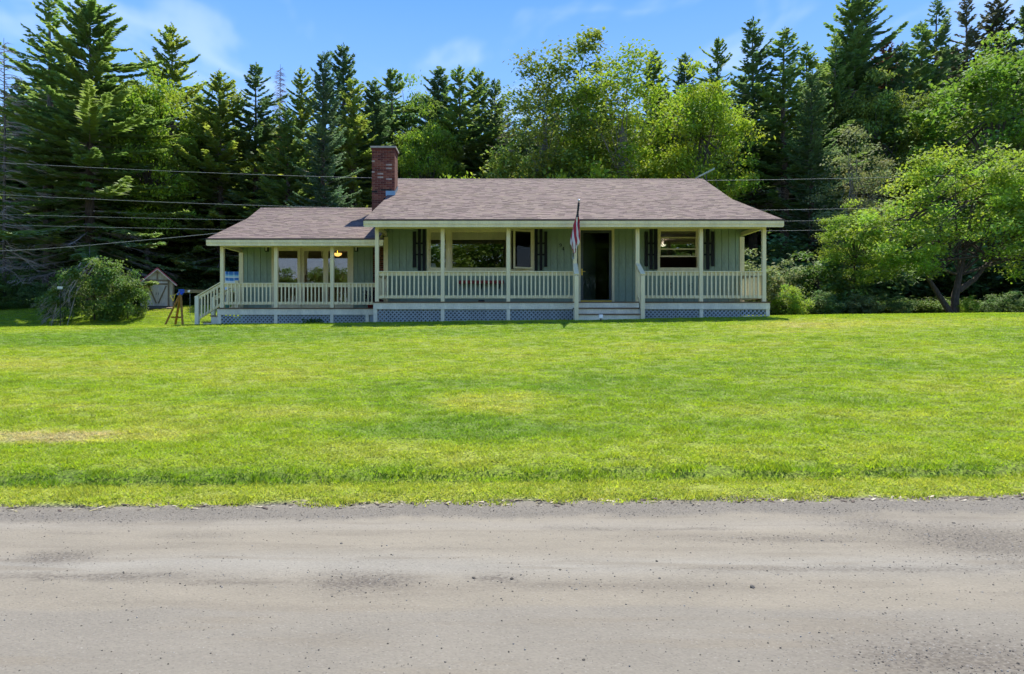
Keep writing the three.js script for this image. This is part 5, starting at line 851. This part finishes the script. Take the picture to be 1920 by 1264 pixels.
sp('sprThin', 1812, -12, 52, 0.9, FOL.ash, 'grey', 'greyish thin spruce over the middle of the big maple', 'tree', SG);
sp('sprC', 1868, -2, 52, 1.0, FOL.ash, 'grey', 'greyish narrow spruce over the right half of the big maple', 'tree', SG);
sp('sprB', 1922, 10, 50, 0.9, FOL.dark, 'brown', 'dark spruce at the right edge of the picture', 'tree', SG);
bl('maple', 1862, 56, 39, 1.02, FOL.green, 'grey', 'big dense green maple at the upper right', 'tree', BG, { turn: 1.5 });
bl('maple', 1650, 130, 44, 0.72, FOL.aspen, 'grey', 'olive green tree between the twin spruces and the big maple', 'tree', BG, { turn: 5.1 });
bl('willow', 1598, 196, 35.5, 0.98, FOL.pale, 'pale', 'pale grey green willow-like tree beside the dark cone fir', 'tree', BG);
bl('apple', 1790, 262, 28.5, 1.0, FOL.apple, 'brown', 'old spreading apple tree with forked leaning trunk on the lawn edge', 'tree', BG, { turn: 0 });
bl('maple', 1602, 372, 29.8, 0.95, FOL.apple, 'brown', 'tall leafy bush touching the left side of the apple tree', 'bush', BG);
// shrubs
const bu = (...a) => plantTree('bush', ...a), UG = 'bushes along the wood edge';
bu('bushA', 176, 476, 33, 0.84, FOL.bush, 'brown', 'large round dark green bush beside the shed', 'bush', UG, { turn: 0 });
bu('bushB', 238, 508, 33.4, 0.52, FOL.bush, 'brown', 'yellower bush on the shed side of the large round bush', 'bush', UG);
bu('bushB', 20, 505, 37.5, 1.1, FOL.bush, 'brown', 'dark bush at the far left edge of the lawn', 'bush', UG);
bu('bushB', 75, 530, 37, 1.2, FOL.shade, 'brown', 'low shaded bush at the foot of the grey trunk', 'bush', UG);
bu('bushB', -45, 495, 38, 1.2, FOL.bush, 'brown', 'bush cut off by the left edge of the picture', 'bush', UG);
bu('bushB', 385, 515, 44, 1.3, FOL.shade, 'brown', 'dark undergrowth bush behind the swing set', 'bush', UG);
bu('bushB', 338, 520, 49, 1.2, FOL.shade, 'brown', 'dark bush right behind the shed', 'bush', UG);
bu('bushB', 450, 505, 43, 1.4, FOL.shade, 'brown', 'dark bush behind the striped deck chair', 'bush', UG);
bu('bushA', 862, 318, 40, 0.45, FOL.yellow, 'brown', 'small bright treetop peeping over the ridge right of the chimney', 'bush', UG);
bu('bushA', 960, 268, 41, 0.55, FOL.aspen, 'brown', 'light green bush top over the ridge at the foot of the aspens', 'bush', UG, { turn: 2 });
bu('bushA', 1110, 292, 38, 0.5, FOL.yellow, 'brown', 'yellow green bush top over the ridge below the tall aspen', 'bush', UG, { turn: 3 });
bu('bushC', 1420, 462, 29.2, 1.1, FOL.pale, 'brown', 'pale leafed bush seen through the right end of the porch', 'bush', UG);
bu('bushB', 1482, 534, 28.0, 0.85, FOL.apple, 'brown', 'low bright green bush beside the right porch corner', 'bush', UG);
bu('bushC', 1465, 478, 29.8, 0.9, FOL.pale, 'brown', 'pale speckled bush behind the low bright one', 'bush', UG, { turn: 1 });
bu('bushC', 1535, 460, 30.2, 1.2, FOL.bush, 'brown', 'upright dark bush left of the tall leafy one', 'bush', UG, { turn: 2 });
bu('bushB', 1545, 545, 28.4, 1.0, FOL.shade, 'brown', 'low shaded bush right of the low bright one', 'bush', UG, { turn: 2 });
bu('bushB', 1620, 552, 28.4, 1.2, FOL.pale, 'brown', 'low grey green bush under the apple boughs', 'bush', UG, { turn: 3 });
bu('bushB', 1690, 556, 28.6, 1.3, FOL.shade, 'brown', 'low dark bush left of the apple trunk', 'bush', UG, { turn: 4 });
bu('bushB', 1815, 556, 28.2, 0.7, FOL.apple, 'brown', 'small bright bush at the foot of the apple trunk', 'bush', UG, { turn: 5 });
bu('bushB', 1878, 548, 28.8, 1.4, FOL.shade, 'brown', 'wide low bluish bush right of the apple trunk', 'bush', UG, { turn: 6 });
bu('bushB', 1960, 545, 29, 1.3, FOL.shade, 'brown', 'low bush cut off by the right edge of the picture', 'bush', UG, { turn: 1 });
{ // spruces and bushes deep in the wood, close behind the front trees
  const r = mulberry(91), sky = curve([[-300, 60], [0, 130], [100, 60], [250, 110], [330, 110], [450, 190], [600, 170], [700, 190], [950, 190], [1050, 110], [1200, 140], [1350, 120], [1480, 110], [1600, 40], [1750, 60], [1950, 60], [2300, 60]]);
  for (let px = -160; px < 2120; px += 52) { const Z = 61 + 7 * r(), k = 'sprFar'; sp(k, px + (r() - 0.5) * 30, sky(px) + 22 + 60 * r(), Z, 0.9 + 0.35 * r(), r() < 0.5 ? FOL.dark : FOL.mid, 'brown', 'dark spruce deep in the wood behind the front row', 'tree', 'spruces deep in the wood'); }
  for (let px = -60; px < 2000; px += 54) sp('sprFar', px + (r() - 0.5) * 26, sky(px) + 48 + 75 * r(), 49 + 6 * r(), 1.05 + 0.4 * r(), [FOL.mid, FOL.olive, FOL.mid, FOL.dark][Math.floor(r() * 4)], 'brown', 'spruce of the middle row, mostly hidden by the front trees', 'tree', 'spruces of the middle row');
  for (let px = -100; px < 2050; px += 62) { if ((px > 430 && px < 1380) || (px > 230 && px < 390)) continue; const Z = px < 500 ? 45 + 4 * r() : 37 + 5 * r(); bu(r() < 0.5 ? 'bushB' : 'bushC', px + (r() - 0.5) * 30, 500 - 60 * r(), Z, 1.3, FOL.shade, 'brown', 'shaded undergrowth bush deep in the wood', 'bush', 'undergrowth bushes deep in the wood'); }
}
{ // low leafy ground cover where the lawn gives way to the wood
  const r = mulberry(47), b = leafGeo();
  for (let i = 0; i < 70; i++) { const a = r() * 6.283, d = 0.32 * Math.sqrt(r()), h = 0.06 + 0.42 * r() * (1 - d), s = 0.08 + 0.08 * r(), th = r() * 6.283, x = Math.cos(a) * d, z = Math.sin(a) * d, v = 0.7 + 0.6 * r(), c = [v * (0.85 + 0.3 * r()), v, v * 0.9], tip = [x + Math.cos(th) * s, h + 0.05 * (r() - 0.6), z + Math.sin(th) * s], w = 0.03 + 0.03 * r(); b.tri([x, h, z], [x + Math.cos(th + 0.5) * s * 0.6, h + 0.02, z + Math.sin(th + 0.5) * s * 0.6], tip, c); b.tri([x, h, z], tip, [x + Math.cos(th - 0.5) * s * 0.6, h + 0.02, z + Math.sin(th - 0.5) * s * 0.6], c); if (i % 4 === 0) b.tri([x, -0.02, z], [x + 0.012, -0.02, z], [x, h, z], c); }
  const list = [], q = new THREE.Quaternion(), e = new THREE.Euler(), put = (x, Z) => { const s = 0.7 + 0.8 * r(), k = 0.7 + 0.6 * r(); q.setFromEuler(e.set(0, r() * 6.283, 0)); list.push([new THREE.Matrix4().compose(new THREE.Vector3(x, ground(x, Z) - 0.02, -Z), q, new THREE.Vector3(s, s * (0.6 + 0.6 * r()), s)), [k * (0.09 + 0.05 * r()), k * 0.19, k * 0.04]]); };
  for (let i = 0; i < 2600; i++) { const x = 8.2 + 24 * r(), w = woodline(x); put(x, w + 0.2 + 7 * r() ** 1.4); }
  for (let i = 0; i < 3000; i++) { const x = -9 - 28 * r(), w = woodline(x); if (x > -21 && x < -12) put(x, 41 + 6 * r()); else put(x, w + 0.8 + 9 * r() ** 1.3); }
  const im = new THREE.InstancedMesh(b.geo(), leafMat([1, 1, 1], 0.45), list.length); list.forEach(([m, c], i) => { im.setMatrixAt(i, m); im.setColorAt(i, new THREE.Color().setRGB(...c)); });
  im.name = 'ground_cover'; scene.add(im); tag(im, 'low leafy ground cover along the foot of the wood', 'ground cover', null, 'stuff');
}
{ // bare grey limbs sweeping down before the round bush
  const Z = 31.6, x = X(112, Z), o = thing('fallen_branch', 'bare grey dead branches drooping to the lawn beside the round bush', 'branch', [x, ground(x, Z), -Z]), r = mulberry(63), m = new MB();
  const grow_ = (a, d, l, rad, n) => { const b = [a[0] + d[0] * l, a[1] + d[1] * l, a[2] + d[2] * l], mid = [(a[0] + b[0]) / 2 + 0.06 * (r() - 0.5), (a[1] + b[1]) / 2 + 0.05, (a[2] + b[2]) / 2]; m.tube([a, mid, b], [rad, rad * 0.8, rad * 0.55], 5); if (n > 0) for (let i = 0; i < 3 + (n > 1 ? 1 : 0); i++) { const q = [d[0] + (r() - 0.5) * 1.1, d[1] + (r() - 0.75) * 0.7, d[2] + (r() - 0.5) * 0.8], ll = Math.hypot(...q), s = [0, 1, 2].map((k) => lerp(a[k], b[k], 0.35 + 0.65 * r())); grow_(s, q.map((v) => v / ll), l * (0.45 + 0.3 * r()), rad * 0.55, n - 1); } };
  const top = [[160, 478], [130, 495], [120, 520], [150, 505]]; top.forEach(([px, py], i) => grow_([X(px, Z), Y(py, Z), -(Z + 1 - 0.2 * i)], [-0.62 + 0.1 * i, -0.72, 0.25], 1.1 + 0.2 * i, 0.026, 3));
  for (const px of [95, 125]) m.tube([[X(px, Z), ground(X(px, Z), Z) - 0.03, -Z], [X(px + 14, Z), Y(545, Z), -Z - 0.2], [X(px + 40, Z), Y(490, Z), -Z - 0.7]], [0.012, 0.02, 0.028], 5);
  part('limbs', m.geo(), GREYTWIG, o);
}
{ // the wood across the road, which the windows mirror
  const list = [[-3.5, 26, 13], [1.0, 27, 13.5], [5, 26, 14], [-8, 32, 12], [10, 32, 13], [14, 40, 16], [18, 42, 17], [23, 44, 16], [28, 46, 17], [-14, 72, 13], [-20, 74, 12], [-25, 78, 12.5], [-30, 80, 13.5], [-35, 82, 12], [-41, 80, 13], [-48, 80, 13]];
  for (const [x, back, h] of list) { const near = true, K = KIND.mapleFar, t = new THREE.Group(); t.name = numbered(near ? 'broadleaf_tree' : 'spruce_tree'); t.position.set(x, ground(x, -back), back); t.scale.set(h / 7.5, h / 10, h / 7.5); t.rotation.y = x; scene.add(t); tag(t, 'tree across the road mirrored in the window glass', 'tree', 'trees across the road'); const a = new THREE.Mesh(K.trunk, BARK.grey), c = new THREE.Mesh(K.crown, near ? FOL.green : FOL.mid); a.name = 'trunk'; c.name = 'crown'; c.userData.kind = 'stuff'; t.add(a, c); }
}
{ // a few weeds at the foot of the wing lattice
  const r = mulberry(8), m = leafGeo(); for (const [px, n] of [[584, 60], [596, 40], [575, 25]]) for (let i = 0; i < n; i++) { const x = X(px, 22.1) + (r() - 0.5) * 0.3, Z = 22.1 + (r() - 0.5) * 0.1, y = ground(x, Z), h = 0.05 + 0.14 * r(), a = r() * 6.28, v = 0.7 + 0.6 * r(); m.tri([x - 0.01, y, -Z], [x + 0.01, y, -Z], [x + Math.cos(a) * 0.05, y + h, -Z + Math.sin(a) * 0.05], [v, v, v]); m.tri([x, y + h * 0.6, -Z], [x + Math.cos(a) * 0.05, y + h, -Z + Math.sin(a) * 0.05], [x + Math.cos(a + 0.8) * 0.06, y + h * 0.8, -Z + Math.sin(a + 0.8) * 0.06], [v, v, v]); }
  single('weeds', m.geo(), leafMat([0.07, 0.15, 0.02]), 'green weeds growing against the wing lattice', 'weeds', null, 'stuff');
}
scene.traverse((o) => { if (o.isMesh) { o.castShadow = true; o.receiveShadow = true; } });
renderer.render(scene, camera);
